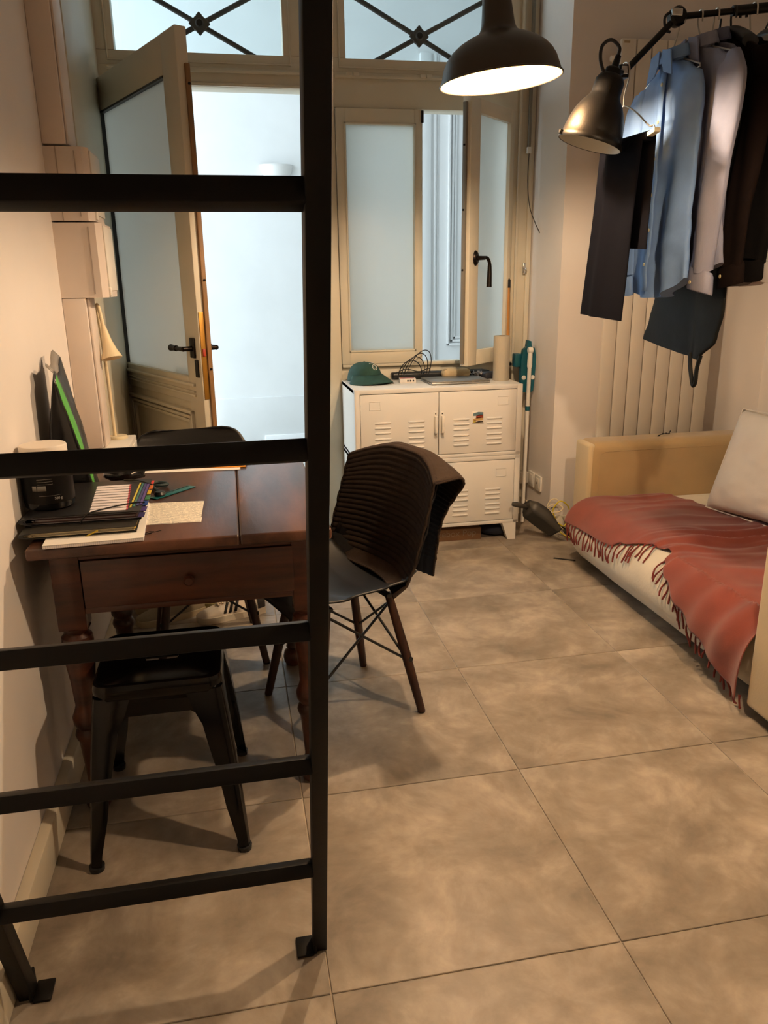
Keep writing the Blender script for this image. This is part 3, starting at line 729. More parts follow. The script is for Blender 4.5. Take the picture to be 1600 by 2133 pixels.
B().obox(Ml @ Matrix.Translation((0, 0, .0145)), (.305, .212, .005), .002).build('lid', ALU2, lp_)
for k in range(3): B().obox(Ml @ Matrix.Translation((-.1527, -.03+.03*k, .007)), (.0006, .016, .004)).build('port', BLACKPL, lp_, smooth=0)
b = B().grid(lambda u, v: Vector((1.15, 3.963, LZ+.03)) + Vector(((abs(cos(2*pi*u))**.5*math.copysign(1, cos(2*pi*u)))*.078*sin(pi*v)**.5, (abs(sin(2*pi*u))**.6*math.copysign(1, sin(2*pi*u)))*.032*sin(pi*v)**.5, -.026*cos(pi*v)+.003*noise.noise((u*9, v*6, 3)))), 40, 14, closeu=True)
bmesh.ops.remove_doubles(b.bm, verts=b.bm.verts, dist=1e-4)
pc = thing('soft_case', 'beige fabric pencil case lying behind the laptop', 'case', (1.15, 3.963, LZ))
b.build('pouch', mat('beige_fabric', (206, 184, 146), .9, var=.1, vscale=30, bump=.3, bscale=300), pc, smooth=60)
B().tube([(1.078, 3.950, LZ+.049), (1.15, 3.944, LZ+.053), (1.222, 3.950, LZ+.049)], .0022, 6).build('zip', mat('brown_zip', (140, 116, 84), .7), pc)
b = B().grid(lambda u, v: Vector((1.268+.03*(u-.5)*2, 3.955+.03*(v-.5)*2+.004, LZ+.024+.022*noise.noise((u*5+3, v*5, 1.5)))), 12, 10)
tag(b.build('crumpled_paper', mat('printed_paper', (216, 214, 212), .7, rgb2=(70, 74, 90), vscale=28), solid=.001, smooth=20), 'crumpled white and dark printed paper beside the beige case', 'paper')
tag(B().obox(frame((1.325, 3.93, LZ+.017), (1, .2, 0), (-.2, 1, 0)), (.085, .06, .034), .012, 3).build('dark_pouch', mat('navy_nylon', (34, 36, 46), .6, bump=.2, bscale=200)), 'small dark navy pouch beside the tall paper roll', 'pouch')
rl = thing('paper_roll', 'tall pale grey kitchen roll standing on the locker edge', 'roll', (1.352, 3.83, LZ))
ROLLM = mat('roll_paper', (178, 170, 152), .85, bump=.25, bscale=220)
B().lathe([(.017, .224), (.040, .224), (.0415, .221), (.0415, .003), (.040, 0), (.017, 0)], Matrix.Translation((1.352, 3.83, LZ)), 32, cap=False).build('paper', ROLLM, rl, smooth=40)
B().lathe([(.017, .2245), (.0155, .2245), (.0155, .0), (.017, .0)], Matrix.Translation((1.352, 3.83, LZ)), 24, cap=False).build('core', mat('card_core', (150, 124, 90), .9), rl)
tag(B().lathe([(0, .003), (.005, .002), (.006, -.002), (0, -.003)], Matrix.Translation((.792, 3.862, LZ+.003)), 12).build('bead', BLACKPL), 'tiny dark bead between the cap and the small pack', 'bead')

# ---------- sticks in the corner
br = thing('broom_stick', 'wooden pole with a black tip leaning in the corner by the window', 'pole', (1.463, 4.02, 0))
B().tube([(1.470, 4.03, .003), (1.452, 4.045, 1.27)], .0125, 14).build('shaft', mat('pine_shaft', (196, 138, 70), .5, var=.15, vscale=5, stretch=(8, 8, 1)), br)
B().tube([(1.452, 4.045, 1.262), (1.4518, 4.0455, 1.30), (1.4516, 4.046, 1.312), (1.4514, 4.046, 1.345)], [.0145, .0145, .006, .005], 14).build('tip', BLACKPL, br)
B().box((1.45, 4.006, .86), (1.475, 4.016, .875), .002).build('clip', BLACKPL, br)
TEAL = mat('teal_plastic', (8, 84, 98), .4)
mp_ = thing('flat_mop', 'white-handled flat mop with teal head turned up against the wall', 'mop', (1.54, 3.97, 0))
A0, A1 = Vector((1.525, 3.90, .012)), Vector((1.548, 3.935, .945))
B().tube([A0, A0.lerp(A1, .66)], .0105, 14).build('shaft', WHITEPL, mp_)
B().tube([A0.lerp(A1, .66), A0.lerp(A1, .685)], .0125, 14).build('collar', TEAL, mp_)
B().tube([A0.lerp(A1, .685), A0.lerp(A1, .90), A0.lerp(A1, .91), A0.lerp(A1, .99)], [.0105, .0105, .014, .012], 14).build('neck', WHITEPL, mp_)
B().lathe([(0, .014), (.015, .012), (.018, 0), (.015, -.012), (0, -.014)], Matrix.Translation(A1) @ Matrix.Rotation(pi/2, 4, 'Y'), 16).build('joint', WHITEPL, mp_)
hdp = [(-.042, .727), (.008, .715), (.028, .73), (.040, .90), (.028, .955), (.012, .962), (.008, .99), (-.012, .996), (-.016, .962), (-.034, .945), (-.044, .89)]
hd = B().prism([(1.552+x, z) for x, z in hdp], lambda u, v, t: Vector((u, t, v)), 3.955, 3.985).build('head_plate', TEAL, mp_, smooth=0)
B().box((1.478, 3.968, .855), (1.515, 4.02, .925), .006).build('side_clamp', TEAL, mp_)
for x in (1.525, 1.574): B().lathe([(0, .004), (.010, .003), (.0125, 0)], Matrix.Translation((x, 3.9545, .80)) @ Matrix.Rotation(pi/2, 4, 'X'), 18).build('rosette', WHITEPL, mp_)

# ---------- sockets, plug, cables, dustpan in the corner
for n, (yc, lab) in enumerate(((3.935, 'white wall socket with a round recess below the mop handle'), (3.838, 'white wall plate with a small slot, nearer the wall corner'))):
    s_ = thing('wall_socket', lab, 'socket', (XRET, yc, .245), group='wall sockets')
    B().box((XRET-.011, yc-.041, .204), (XRET, yc+.041, .287), .003).build('plate', WHITEPL, s_)
    B().box((XRET-.0125, yc-.027, .218), (XRET-.010, yc+.027, .273), .001).build('insert', WHITEPL, s_)
    if n == 0:
        B().lathe([(.021, .0), (.021, -.001), (.017, -.0035), (0, -.0035)], Matrix.Translation((XRET-.0126, yc, .245)) @ Matrix.Rotation(-pi/2, 4, 'Y'), 24, cap=False).build('recess', mat('socket_shadow_plastic', (205, 196, 176), .5), s_)
    else:
        B().box((XRET-.0135, yc-.003, .240), (XRET-.012, yc+.003, .252)).build('slot', BLACKPL, s_)
plg = thing('plug_adapter', 'white block plug in the wall beside the locker', 'plug', (1.55, 4.01, .21))
B().box((1.535, 3.985, .205), (XRET-.001, 4.045, .272), .008, 3).build('block', WHITEPL, plg)
dpn = thing('dustpan', 'grey plastic dustpan leaning on its edge beside the locker foot', 'dustpan', (1.56, 3.70, 0))
DP = mat('grey_plastic', (58, 56, 52), .5, bump=.05, bscale=200)
Md = frame((1.580, 3.578, .038), (-.75, .19, .58), (.227, -.767, .45))   # x up along the pan, y across
g = B()
prof = [(0, .0, .085), (.06, .0, .092), (.13, .0, .092), (.19, .0, .080), (.215, .0, .05)]
def pan(u, v):
    a = u*2-1; L = v*.215; w = interp([(0, .060), (.5, .070), (.8, .066), (1, .035)], v)[0]
    wall = max(0, abs(a)-.72)/.28; back = max(0, v-.8)/.2
    return Md @ Vector((L, a*w, .055*max(wall**1.4*min(1, .25+v*1.4), back**1.5)))
g.grid(pan, 25, 20); g.build('pan', DP, dpn, solid=.004, smooth=60)
Hb = Md @ Vector((.20, 0, .03)); 
B().tube([Hb, Vector((1.425, 3.61, .188)), Vector((1.372, 3.60, .205)), Vector((1.352, 3.60, .209))], [.014, .012, .014, .010], 14).build('handle', DP, dpn)
def cable(name, pts, r, m, label):
    return tag(B().tube(catmull(pts, 6), r, 8).build(name, m), label, 'cable')
cable('yellow_cable', [(1.60, 3.62, .10), (1.585, 3.625, .155), (1.62, 3.62, .20), (1.665, 3.62, .17), (1.672, 3.615, .12), (1.64, 3.60, .07), (1.60, 3.60, .09), (1.61, 3.60, .05), (1.65, 3.57, .02), (1.72, 3.54, .004), (1.86, 3.50, .004)], .0034, mat('yellow_pvc', (214, 190, 40), .45), 'looped yellow cable lying over the dustpan')
cable('white_cable', [(1.555, 3.63, .165), (1.57, 3.60, .150), (1.61, 3.59, .155), (1.63, 3.61, .17), (1.60, 3.64, .18), (1.56, 3.64, .17), (1.58, 3.65, .20), (1.61, 3.645, .205), (1.62, 3.635, .19)], .0028, mat('cream_pvc', (226, 210, 170), .45), 'cream cable coiled above the dustpan')
adp = thing('power_adapter', 'small black power adapter block on the floor by the skirting', 'adapter', (1.665, 3.60, 0))
B().obox(frame((1.668, 3.598, .034), (.8, -.1, -.55), (.1, 1, .1)), (.052, .035, .030), .003).build('block', mat('charcoal_plastic', (38, 37, 35), .5), adp)
B().tube(catmull([(1.65, 3.61, .05), (1.62, 3.615, .075), (1.59, 3.63, .10), (1.57, 3.65, .11)], 5), .0035, 8).build('cord', cab, adp)
B().tube([(1.69, 3.595, .02), (1.72, 3.60, .006), (1.78, 3.61, .003)], .002, 6).build('lead', cab, adp)
tag(B().obox(frame((1.517, 3.305, .0015), (.083, -.054, 0), (.054, .083, 0)), (.105, .013, .003), .001).build('black_strap', mat('black_webbing', (14, 13, 12), .7)), 'short black strap lying on the floor by the couch', 'strap')

# ================================================================== RADIATOR
RADM = mat('radiator_enamel', (224, 215, 200), .4)
ra = thing('radiator', 'tall cream vertical panel radiator behind the hanging clothes', 'radiator', (2.09, 3.63, 0))
RX0, RX1, RY = 1.786, 2.384, 3.60; NS = 8; RW = (RX1-RX0)/NS
me = B().box((-RW/2+.0026, RY, .30), (RW/2-.0026, RY+.022, 2.318), .0035, 2).build('slat', RADM, mesh_only=True)
for k in range(NS):
    ob('slat', me, ra, world=Matrix.Translation((RX0+RW*(k+.5), 0, 0)))
for z in (.38, 2.22): B().box((RX0+.01, RY+.024, z-.03), (RX1-.01, RY+.058, z+.03), .004).build('header', RADM, ra)
for x in (RX0+.1, RX1-.1):
    for z in (.6, 2.0): B().box((x-.02, RY+.022, z-.02), (x+.02, YRAD-.0005, z+.02)).build('bracket', RADM, ra)
B().lathe([(0, .03), (.012, .028), (.015, .01), (.012, 0), (0, 0)], Matrix.Translation((RX0-.002, RY+.035, 2.245)) @ Matrix.Rotation(-pi/2, 4, 'Y'), 16).build('valve', WHITEPL, ra)
B().box((RX0+.012, RY-.0012, 2.300), (RX0+.040, RY+.001, 2.309)).build('maker_plate', mat('tan_plate', (176, 152, 112), .5), ra)
# corner conduit and cord by the window
cnd = thing('cord_conduit', 'thin grey conduit with a dangling cord beside the window frame', 'conduit', (1.560, 4.07, 1.9))
B().box((1.545, 4.062, 1.94), (1.558, 4.082, 2.93), .002).build('conduit', mat('grey_conduit', (128, 122, 108), .5), cnd)
B().box((1.541, 4.060, 1.915), (1.562, 4.083, 1.945), .003).build('end_fitting', WHITEPL, cnd)
B().tube(catmull([(1.551, 4.066, 1.92), (1.545, 4.055, 1.78), (1.555, 4.04, 1.66), (1.572, 4.0, 1.58), (1.585, 3.965, 1.53)], 6), .0022, 6).build('cord', mat('dark_cord', (70, 62, 54), .6), cnd)
hk = thing('window_hook', 'small metal catch screwed to the cream window jamb', 'hook', (1.548, 4.075, 1.34))
B().box((1.541, 4.066, 1.332), (1.556, 4.0795, 1.386), .003).build('plate', CHROME, hk)
B().tube([(1.549, 4.066, 1.35), (1.549, 4.045, 1.347), (1.549, 4.042, 1.362)], .003, 8).build('catch', CHROME, hk)

# ================================================================== COUCH
SEATM = mat('cream_velvet', (212, 203, 182), .9, var=.10, vscale=7, bump=.15, bscale=120, sheen=.3)
ARMM = mat('tan_velvet', (166, 140, 98), .85, var=.10, vscale=6, bump=.12, bscale=120, sheen=.4)
ARME = mat('pale_tan_velvet', (196, 176, 138), .85, var=.06, vscale=6, bump=.12, bscale=120, sheen=.3)
co = thing('couch', 'low tan two-seat couch with rounded cream seat', 'couch', (2.1, 2.65, 0))
CY0, CY1 = 1.882, 3.30
SR, SCX, SCZ = .135, 1.632, .165          # front roll of the seat
def seat_path(a):   # outline: a = 0 underside front -> top -> back
    pass
prof = [(1.70, .02), (1.60, .028), (1.555, .05)]
for k in range(13):
    q = radians(205 - k*(205-90)/12); prof.append((SCX+SR*cos(q), SCZ+SR*sin(q)))
prof += [(1.85, .305), (2.1, .303), (2.36, .30), (2.36, .02)]
g = B(); rr = []
for v in (0, .02, .06, .15, .3, .5, .7, .85, .94, .98, 1):
    y = lerp(CY0+.004, CY1-.004, v); e = min(v, 1-v)/.06; e = 1-.10*max(0, 1-e)**2
    rr.append([Vector((lerp(2.0, x, e if x < 2 else 1)+.004*noise.noise((y*3, z*4, 0)), y, lerp(.16, z, e if .03 < z else 1)+.006*noise.noise((x*4, y*4, 2)))) for x, z in prof])
loft(g, rr); g.build('seat', SEATM, co, smooth=50)
for nm, (y0, y1) in (('far_arm', (3.30, 3.475)), ('near_arm', (1.69, 1.879))):
    g = B().box((1.62 if nm == 'far_arm' else 1.484, y0, .035), (2.62, y1, .568), .045 if nm == 'far_arm' else .016, 5)
    arm = g.build('arm', ARMM if nm == 'far_arm' else ARME, co)
    x_ = 1.62 if nm == 'far_arm' else 1.484
    if nm == 'far_arm':
        B().box((x_-.006, y0+.012, .04), (x_+.03, y1-.010, .560), .017, 4).build('border', ARME, arm)
        B().tube([(x_+.044, y0+.0005, .06), (x_+.044, y0+.0005, .490), (x_+.052, y0+.0005, .514), (x_+.074, y0+.0005, .524), (2.6, y0+.0005, .524)], .0016, 6).build('piping', ARMM, arm)
B().box((2.36, 1.88, .02), (2.62, 3.30, .575), .05, 4).build('backrest', ARMM, co)
for x in (1.72, 2.5):
    for y in (1.79, 3.38): B().lathe([(0, 0), (.02, 0), (.024, .04), (0, .04)], Matrix.Translation((x, y, 0)), 14).build('foot', BLACKPL, co)
tag(B().tube(catmull([(1.985, 3.36, .5725), (2.03, 3.38, .580), (2.07, 3.40, .575), (2.075, 3.40, .590)], 5), [.0015+.0025*(k % 3 == 1) for k in range(16)], 6).build('black_ribbon', cab), 'black ribbon lying on top of the couch arm below the radiator', 'ribbon')

# ---- throw
THR = mat('terracotta_weave', (126, 58, 46), .9, var=.14, vscale=10, bump=.25, bscale=420, sheen=.25)
def over(a, lift):     # a: arc length from the seat's front tangent; + into the seat, - over the front roll
    if a >= 0: return Vector((SCX+a, 0, SCZ+SR+lift))
    q = -a/SR
    if q < pi/2: return Vector((SCX-(SR+lift)*sin(q), 0, SCZ+(SR+lift)*cos(q)))
    return Vector((SCX-(SR+lift), 0, max(.012, SCZ-(-a-SR*pi/2))))
def hem(y):           # front hem of the throw (arc coordinate) along the couch
    return interp([(1.885, -.330), (1.95, -.305), (2.04, -.267), (2.15, -.225), (2.27, -.187), (2.40, -.135), (2.495, -.085), (2.52, -.040), (2.62, -.055), (2.78, -.115), (2.84, -.150), (2.95, -.158), (3.12, -.165), (3.27, -.175)], y)[0]
def inner(y):
    return interp([(1.885, .66), (2.4, .66), (2.75, .60), (2.95, .48), (3.1, .42), (3.27, .36)], y)[0]
def throw_pt(u, v):
    y = lerp(1.889, 3.278, u); a = lerp(hem(y), inner(y), v)
    mid = math.exp(-((y-2.56-.06*v)/.13)**2)
    w = .004*noise.noise((y*9, a*4, .3))+.006*noise.noise((y*4+a*6, a*3, 4))
    ridge = abs(noise.noise((y*13+a*1.8, a*2.2, 7)))
    wv = y*10.5+.30*sin(a*6)+.9*noise.noise((y*2.5, a*3.5, 2))
    fold = mid*(.022*(.5+.5*sin(2*pi*wv))**2+.008*(.5+.5*sin(2*pi*wv*2.3+a*9)))*(.25+.75*min(1, max(0, a+.12)/.25))
    lift = .010+max(-.004, w)+max(0, fold)+.006*(.5+.5*sin(2*pi*(y*7+a*1.5+noise.noise((y*3, a*2, 5)))))**3*max(0, min(1, (a+.05)*6))
    if y < 2.45 and a < -.05: lift += .010+.018*(2.45-y)/.45*(.5+.5*sin(y*42+a*6))
    p = over(a, lift); p.y = y+.012*noise.noise((a*6, y*5, 9)); 
    if p.y < 1.889: p.y = 1.889
    return p
th = thing('throw_blanket', 'terracotta fringed throw spread over the couch seat', 'blanket', (1.9, 2.6, .31))
B().grid(throw_pt, 210, 110).build('cloth', THR, th, solid=.003, smooth=70)
FRM = mat('dark_terracotta_fringe', (112, 42, 36), .9)
random.seed(5)
y = 1.905
while y < 3.26:
    if not (2.505 < y < 2.60):
        u = (y-1.889)/(3.278-1.889); p = throw_pt(u, 0); h0 = hem(y); L = .072+random.uniform(-.012, .010); dy = random.uniform(-.006, .006)-.010
        P = []
        for k in range(6):
            t = k/5; q = over(h0-L*t, .008+.006*sin(t*3+y*20)); q.y = max(1.888, y+dy*t+.004*sin(t*6+y*90)); P.append(q)
        B().tube(P, [.0045, .0032, .0030, .0034, .0040, .0030], 6).build('tassel', FRM, th)
    y += random.uniform(.024, .034)
for k in range(2):
    B().tube([over(-.10, .01)+Vector((0, 2.70-.02*k, 0)), over(-.13, .012)+Vector((0, 2.695-.02*k, 0)), over(-.165, .01)+Vector((0, 2.69-.02*k, 0))], [.003, .003, .004], 6).build('tassel', FRM, th)

# ---- pillow
PILM = mat('off_white_cotton', (244, 232, 214), .9, var=.05, vscale=8, bump=.2, bscale=260)
pil = thing('pillow', 'plump off-white pillow leaning in the corner of the couch', 'pillow', (2.15, 2.75, .31))
Mp = frame((2.185, 2.725, .530), (.16, -.55, -.01), (.15, .05, .42))
def pil_pt(u, v):
    a, c = u*2-1, v*2-1
    return a, c
def pside(s):
    def f(u, v):
        a, c = u*2-1, v*2-1
        e = (1-a**4)**.5*(1-c**4)**.5 if abs(a) < 1 and abs(c) < 1 else 0
        x = a*.285*(1-.07*(1-c*c)*0-.06*(1-abs(c))*abs(a)**3); y_ = c*.225*(1-.06*(1-abs(a))*abs(c)**3)
        z = s*(.082*e+.008*e*noise.noise((a*3, c*3, s*5))+.004*noise.noise((a*8, c*8, s))*(.3+e))
        return Mp @ Vector((x, y_, z))
    return f
g = B().grid(pside(1), 40, 36); g.grid(pside(-1), 40, 36)
bmesh.ops.remove_doubles(g.bm, verts=g.bm.verts, dist=.004)
g.build('cushion', PILM, pil, smooth=80)
P = []
for k in range(80):
    t = k/80*4; i = int(t); q = (t-i)*2-1
    a, c = [(q, -1), (1, q), (-q, 1), (-1, -q)][i]
    P.append(Mp @ Vector((a*.287, c*.227, .0)))
B().tube(P, .003, 6, closed=True).build('seam', PILM, pil)

# ================================================================== TOWEL ON THE CHAIR
tw = thing('ribbed_towel', 'dark brown ribbed towel draped over the chair back', 'towel', CH1, CA1)
TWM = mat('brown_terry', (60, 50, 44), .95, var=.2, vscale=40, bump=.4, bscale=500, spec=.1)
NSG = 330
def towel_line():
    P = []
    for k in range(40):
        s = lerp(.575, 1.0, k/39); c = shell_pt(s, 0, .016); P.append((c.x, c.z, 1.0, s))
    x, z = P[-1][0], P[-1][1]
    for k in range(1, 11):
        a = pi*k/10; P.append((x-.022+.022*cos(a), z+.004+.020*sin(a), 1-k/10, 1.0))
    x, z = P[-1][0], P[-1][1]
    for k in range(1, 26):
        t = k/25; P.append((x-.006*sin(t*1.6), z-.40*t, 0, 1-t*.4))
    return P
TL = towel_line(); cum = [0]
for a, c in zip(TL, TL[1:]): cum.append(cum[-1]+hypot(c[0]-a[0], c[1]-a[1]))
def towel_at(d):
    for i in range(len(cum)-1):
        if d <= cum[i+1]:
            k = (d-cum[i])/max(1e-6, cum[i+1]-cum[i]); return tuple(lerp(TL[i][j], TL[i+1][j], k) for j in range(4))
    return TL[-1]
def towel_pt(u, v):
    d = v*cum[-1]; x, z, front, s = towel_at(d)
    y = lerp(-.245, .245, u); yn = y/.23
    topness = math.exp(-((d-cum[44])/.16)**2)
    drop = topness*.075*max(0, abs(yn)-.30)**1.5
    curl = (.058*abs(yn)**2.0 if front > .5 else .03*abs(yn)**2)*(1 if front > .5 else .7)
    plain = d < .055 or d > cum[-1]-.055
    rib = 0 if plain else .0050*abs(sin(pi*d/.0185))
    sway = .010*noise.noise((y*5, d*3, 1))+.006*noise.noise((y*11, d*4, 5))
    w = 1+.03*sin(d*7)
    if front > .5:
        yy = y*w + (.35*(cum[40]-d))*-.10
        return Vector((x+curl+rib+max(-.004, sway)*.6, yy, z-drop+.0*u))
    kf = (d-cum[49])/max(.01, cum[-1]-cum[49]) if d > cum[49] else 0
    return Vector((x+curl*.5-rib-abs(sway)*.8+.05*kf*max(0, yn), y*(1-.26*kf)-.015*kf-.03*sin(kf*pi)*max(0, yn), z-drop+.05*kf*abs(yn)))
B().grid(towel_pt, 44, NSG).build('cloth', TWM, tw, local=True, solid=.005, smooth=70)
for e in (0, 1):
    B().tube([towel_pt(e, k/60) for k in range(61)], .0036, 6).build('side_hem', TWM, tw, local=True)
    B().tube([towel_pt(k/30, e) for k in range(31)], .0036, 6).build('end_hem', TWM, tw, local=True)

RAIL_FIRST = set(o.name for o in COL.objects)
# ================================================================== WALL LAMP USED AS CLOTHES RAIL
J, E_, RW_ = Vector((1.148, 2.288, 1.866)), Vector((1.306, 2.303, 2.014)), Vector((2.4987, 2.1063, 2.1173))
LM = mat('lamp_black', (24, 21, 18), .42, .5, bump=.10, bscale=260)
wl = thing('arm_lamp', 'black long-arm wall lamp with bell shade, its arm used as clothes rail', 'lamp', RW_)
ax = Vector((.043, -.012, .152)).normalized(); rim = Vector((1.038, 2.251, 1.672))
Ms = frame(rim, ax.orthogonal(), ax.cross(ax.orthogonal())); 
B().lathe([(.090, -.002), (.092, .003), (.090, .012), (.086, .016), (.084, .03), (.079, .055), (.070, .082), (.057, .106), (.045, .121), (.041, .130), (.040, .165), (.034, .176), (.024, .182), (.022, .196), (.016, .200), (0, .201)], Ms, 44, cap=False).build('shade', LM, wl, smooth=45)
B().lathe([(.0885, -.001), (.082, .03), (.076, .055), (.066, .080), (.052, .102), (.036, .118), (0, .122)], Ms, 44, cap=False).build('reflector', mat('lamp_white_inside', (226, 220, 206), .5), wl, smooth=50)
lx_ = (Vector((-1, 0, 0))-ax*ax.dot(Vector((-1, 0, 0)))).normalized(); B().obox(frame(rim+lx_*.0945+ax*.005, lx_, ax), (.010, .012, .012), .002).build('rim_lug', LM, wl)
N0 = rim+ax*.20
B().tube([N0, N0+ax*.03], [.010, .008], 12).build('cable_stub', LM, wl)
L0 = N0+ax*.028; ex = Vector((-1, .1, 0)).normalized(); 
B().tube(catmull([L0, L0+Vector((.002, 0, .022)), L0+ex*.022+Vector((0, 0, .040)), L0+ex*.046+Vector((0, 0, .026)), L0+ex*.050+Vector((0, 0, -.004)), L0+ex*.040+Vector((0, 0, -.035)), L0+ex*.022+Vector((0, 0, -.052))], 6), .0048, 10).build('cable_loop', BLACKPL, wl)
B().tube([rim+ax*.185, J], .008, 12).box(J-Vector((.020, .014, .018)), J+Vector((.010, .014, .018)), .005, 2).build('shade_knuckle', LM, wl)
B().box(J-Vector((.016, .018, .010)), J+Vector((.004, -.012, .012)), .002).build('knuckle_nut', CHROME, wl)
B().tube([J, E_], .0088, 14).build('short_arm', LM, wl)
B().lathe([(0, .018), (.020, .017), (.026, .010), (.026, -.010), (.020, -.017), (0, -.018)], Matrix.Translation(E_) @ Matrix.Rotation(pi/2, 4, 'X'), 24).build('elbow', LM, wl)
B().obox(Matrix.Translation(E_+Vector((-.012, -.019, .006))), (.032, .010, .020), .003).build('elbow_clamp', CHROME, wl)
B().tube(catmull([E_+Vector((-.02, -.005, .012)), E_+Vector((-.040, -.005, -.004)), E_+Vector((-.035, -.005, -.034)), E_+Vector((-.02, -.004, -.04))], 5), .004, 8).build('elbow_cable', BLACKPL, wl)
B().tube([E_, E_.lerp(RW_, .13)], .0085, 14).build('long_arm', LM, wl)
B().tube([E_.lerp(RW_, .13), RW_], .0135, 14).build('arm_sleeve', LM, wl)
for k in (.15, .165): B().tube([E_.lerp(RW_, k)+Vector((0, 0, -.012)), E_.lerp(RW_, k)+Vector((0, 0, -.019))], .004, 8).build('set_screw', LM, wl)
B().lathe([(0, 0), (.05, 0), (.05, .012), (.03, .02), (0, .02)], Matrix.Translation(RW_+Vector((.0005, 0, 0))) @ Matrix.Rotation(-pi/2, 4, 'Y'), 24).build('wall_plate', LM, wl)

# ---- clothes
def rail(X): t = (X-E_.x)/(RW_.x-E_.x); return E_.lerp(RW_, t)
WIRE = mat('hanger_wire', (196, 190, 178), .3, .8)
def hanger(X, label, zsh, hw, yc=None, black=False):
    r_ = rail(X); yc = yc or r_.y; rr_ = .0085 if X < 1.49 else .0135
    t = thing('clothes_hanger', label, 'hanger', (X, yc, zsh), group='hangers on the lamp arm')
    m = BLACKPL if black else WIRE; rad = .0022 if not black else .0028
    z0 = r_.z+rr_+rad+.0005; q = rr_+rad+.001
    P = [Vector((X, r_.y-q*1.1, r_.z-.02))]+[Vector((X, r_.y+q*cos(a), r_.z+q*sin(a))) for a in [pi-pi*k/8 for k in range(9)]]+[Vector((X, r_.y+q*.9, r_.z-.02)), Vector((X, yc, zsh+.02)), Vector((X, yc, zsh))]
    B().tube(P, rad, 8).build('hook', m, t)
    if black:
        rr = []
        for k in range(15):
            u = k/14*2-1; z = zsh-.045*abs(u)**1.6; w = .014+.012*abs(u); hgt = .018
            rr.append([Vector((X+w*cos(a), yc+u*hw, z+hgt*sin(a))) for a in [2*pi*q_/12 for q_ in range(12)]])
        g = B(); loft(g, rr); g.build('arms', m, t, smooth=60)
    else:
        B().tube([Vector((X, yc, zsh)), Vector((X, yc+hw*.92, zsh-.055)), Vector((X, yc+hw*.92, zsh-.062)), Vector((X, yc-hw*.92, zsh-.062)), Vector((X, yc-hw*.92, zsh-.055)), Vector((X, yc, zsh))], rad, 8).build('arms', m, t)
    return t
def garment_body(X, yc, ztop, L, outl, thk, seed, tails=0.0, slope=0.0, fold=.0125, k=7.0, xlean=0.0):
    """closed soft tube hanging in a plane across the rail; a<0 = near the camera"""
    def f(u, v):
        t = v; hwn, hwf = interp(outl, t)[:2]; th_ = interp(thk, t)[0]
        a = 2*pi*u; c, s_ = cos(a), sin(a)
        ca_ = math.copysign(abs(c)**.8, c)
        A = ca_*(hwf if c > 0 else hwn)
        amp = fold*(.25+.75*t)
        fb = amp*sin(k*A/.2*pi/2+seed+1.5*noise.noise((A*4, t*2, seed)))+amp*.9*noise.noise((A*17, t*2.6, seed+3))+.006*noise.noise((A*9, t*11, seed+7))
        hemz = tails*(abs(ca_)**2.2)*max(0, (t-.6)/.4)**2+slope*A*t
        return Vector((X-(th_*math.copysign(abs(s_)**.7, s_))-fb+xlean*t, yc+A+.01*noise.noise((t*3, seed, u)), ztop-L*t+hemz))
    return f
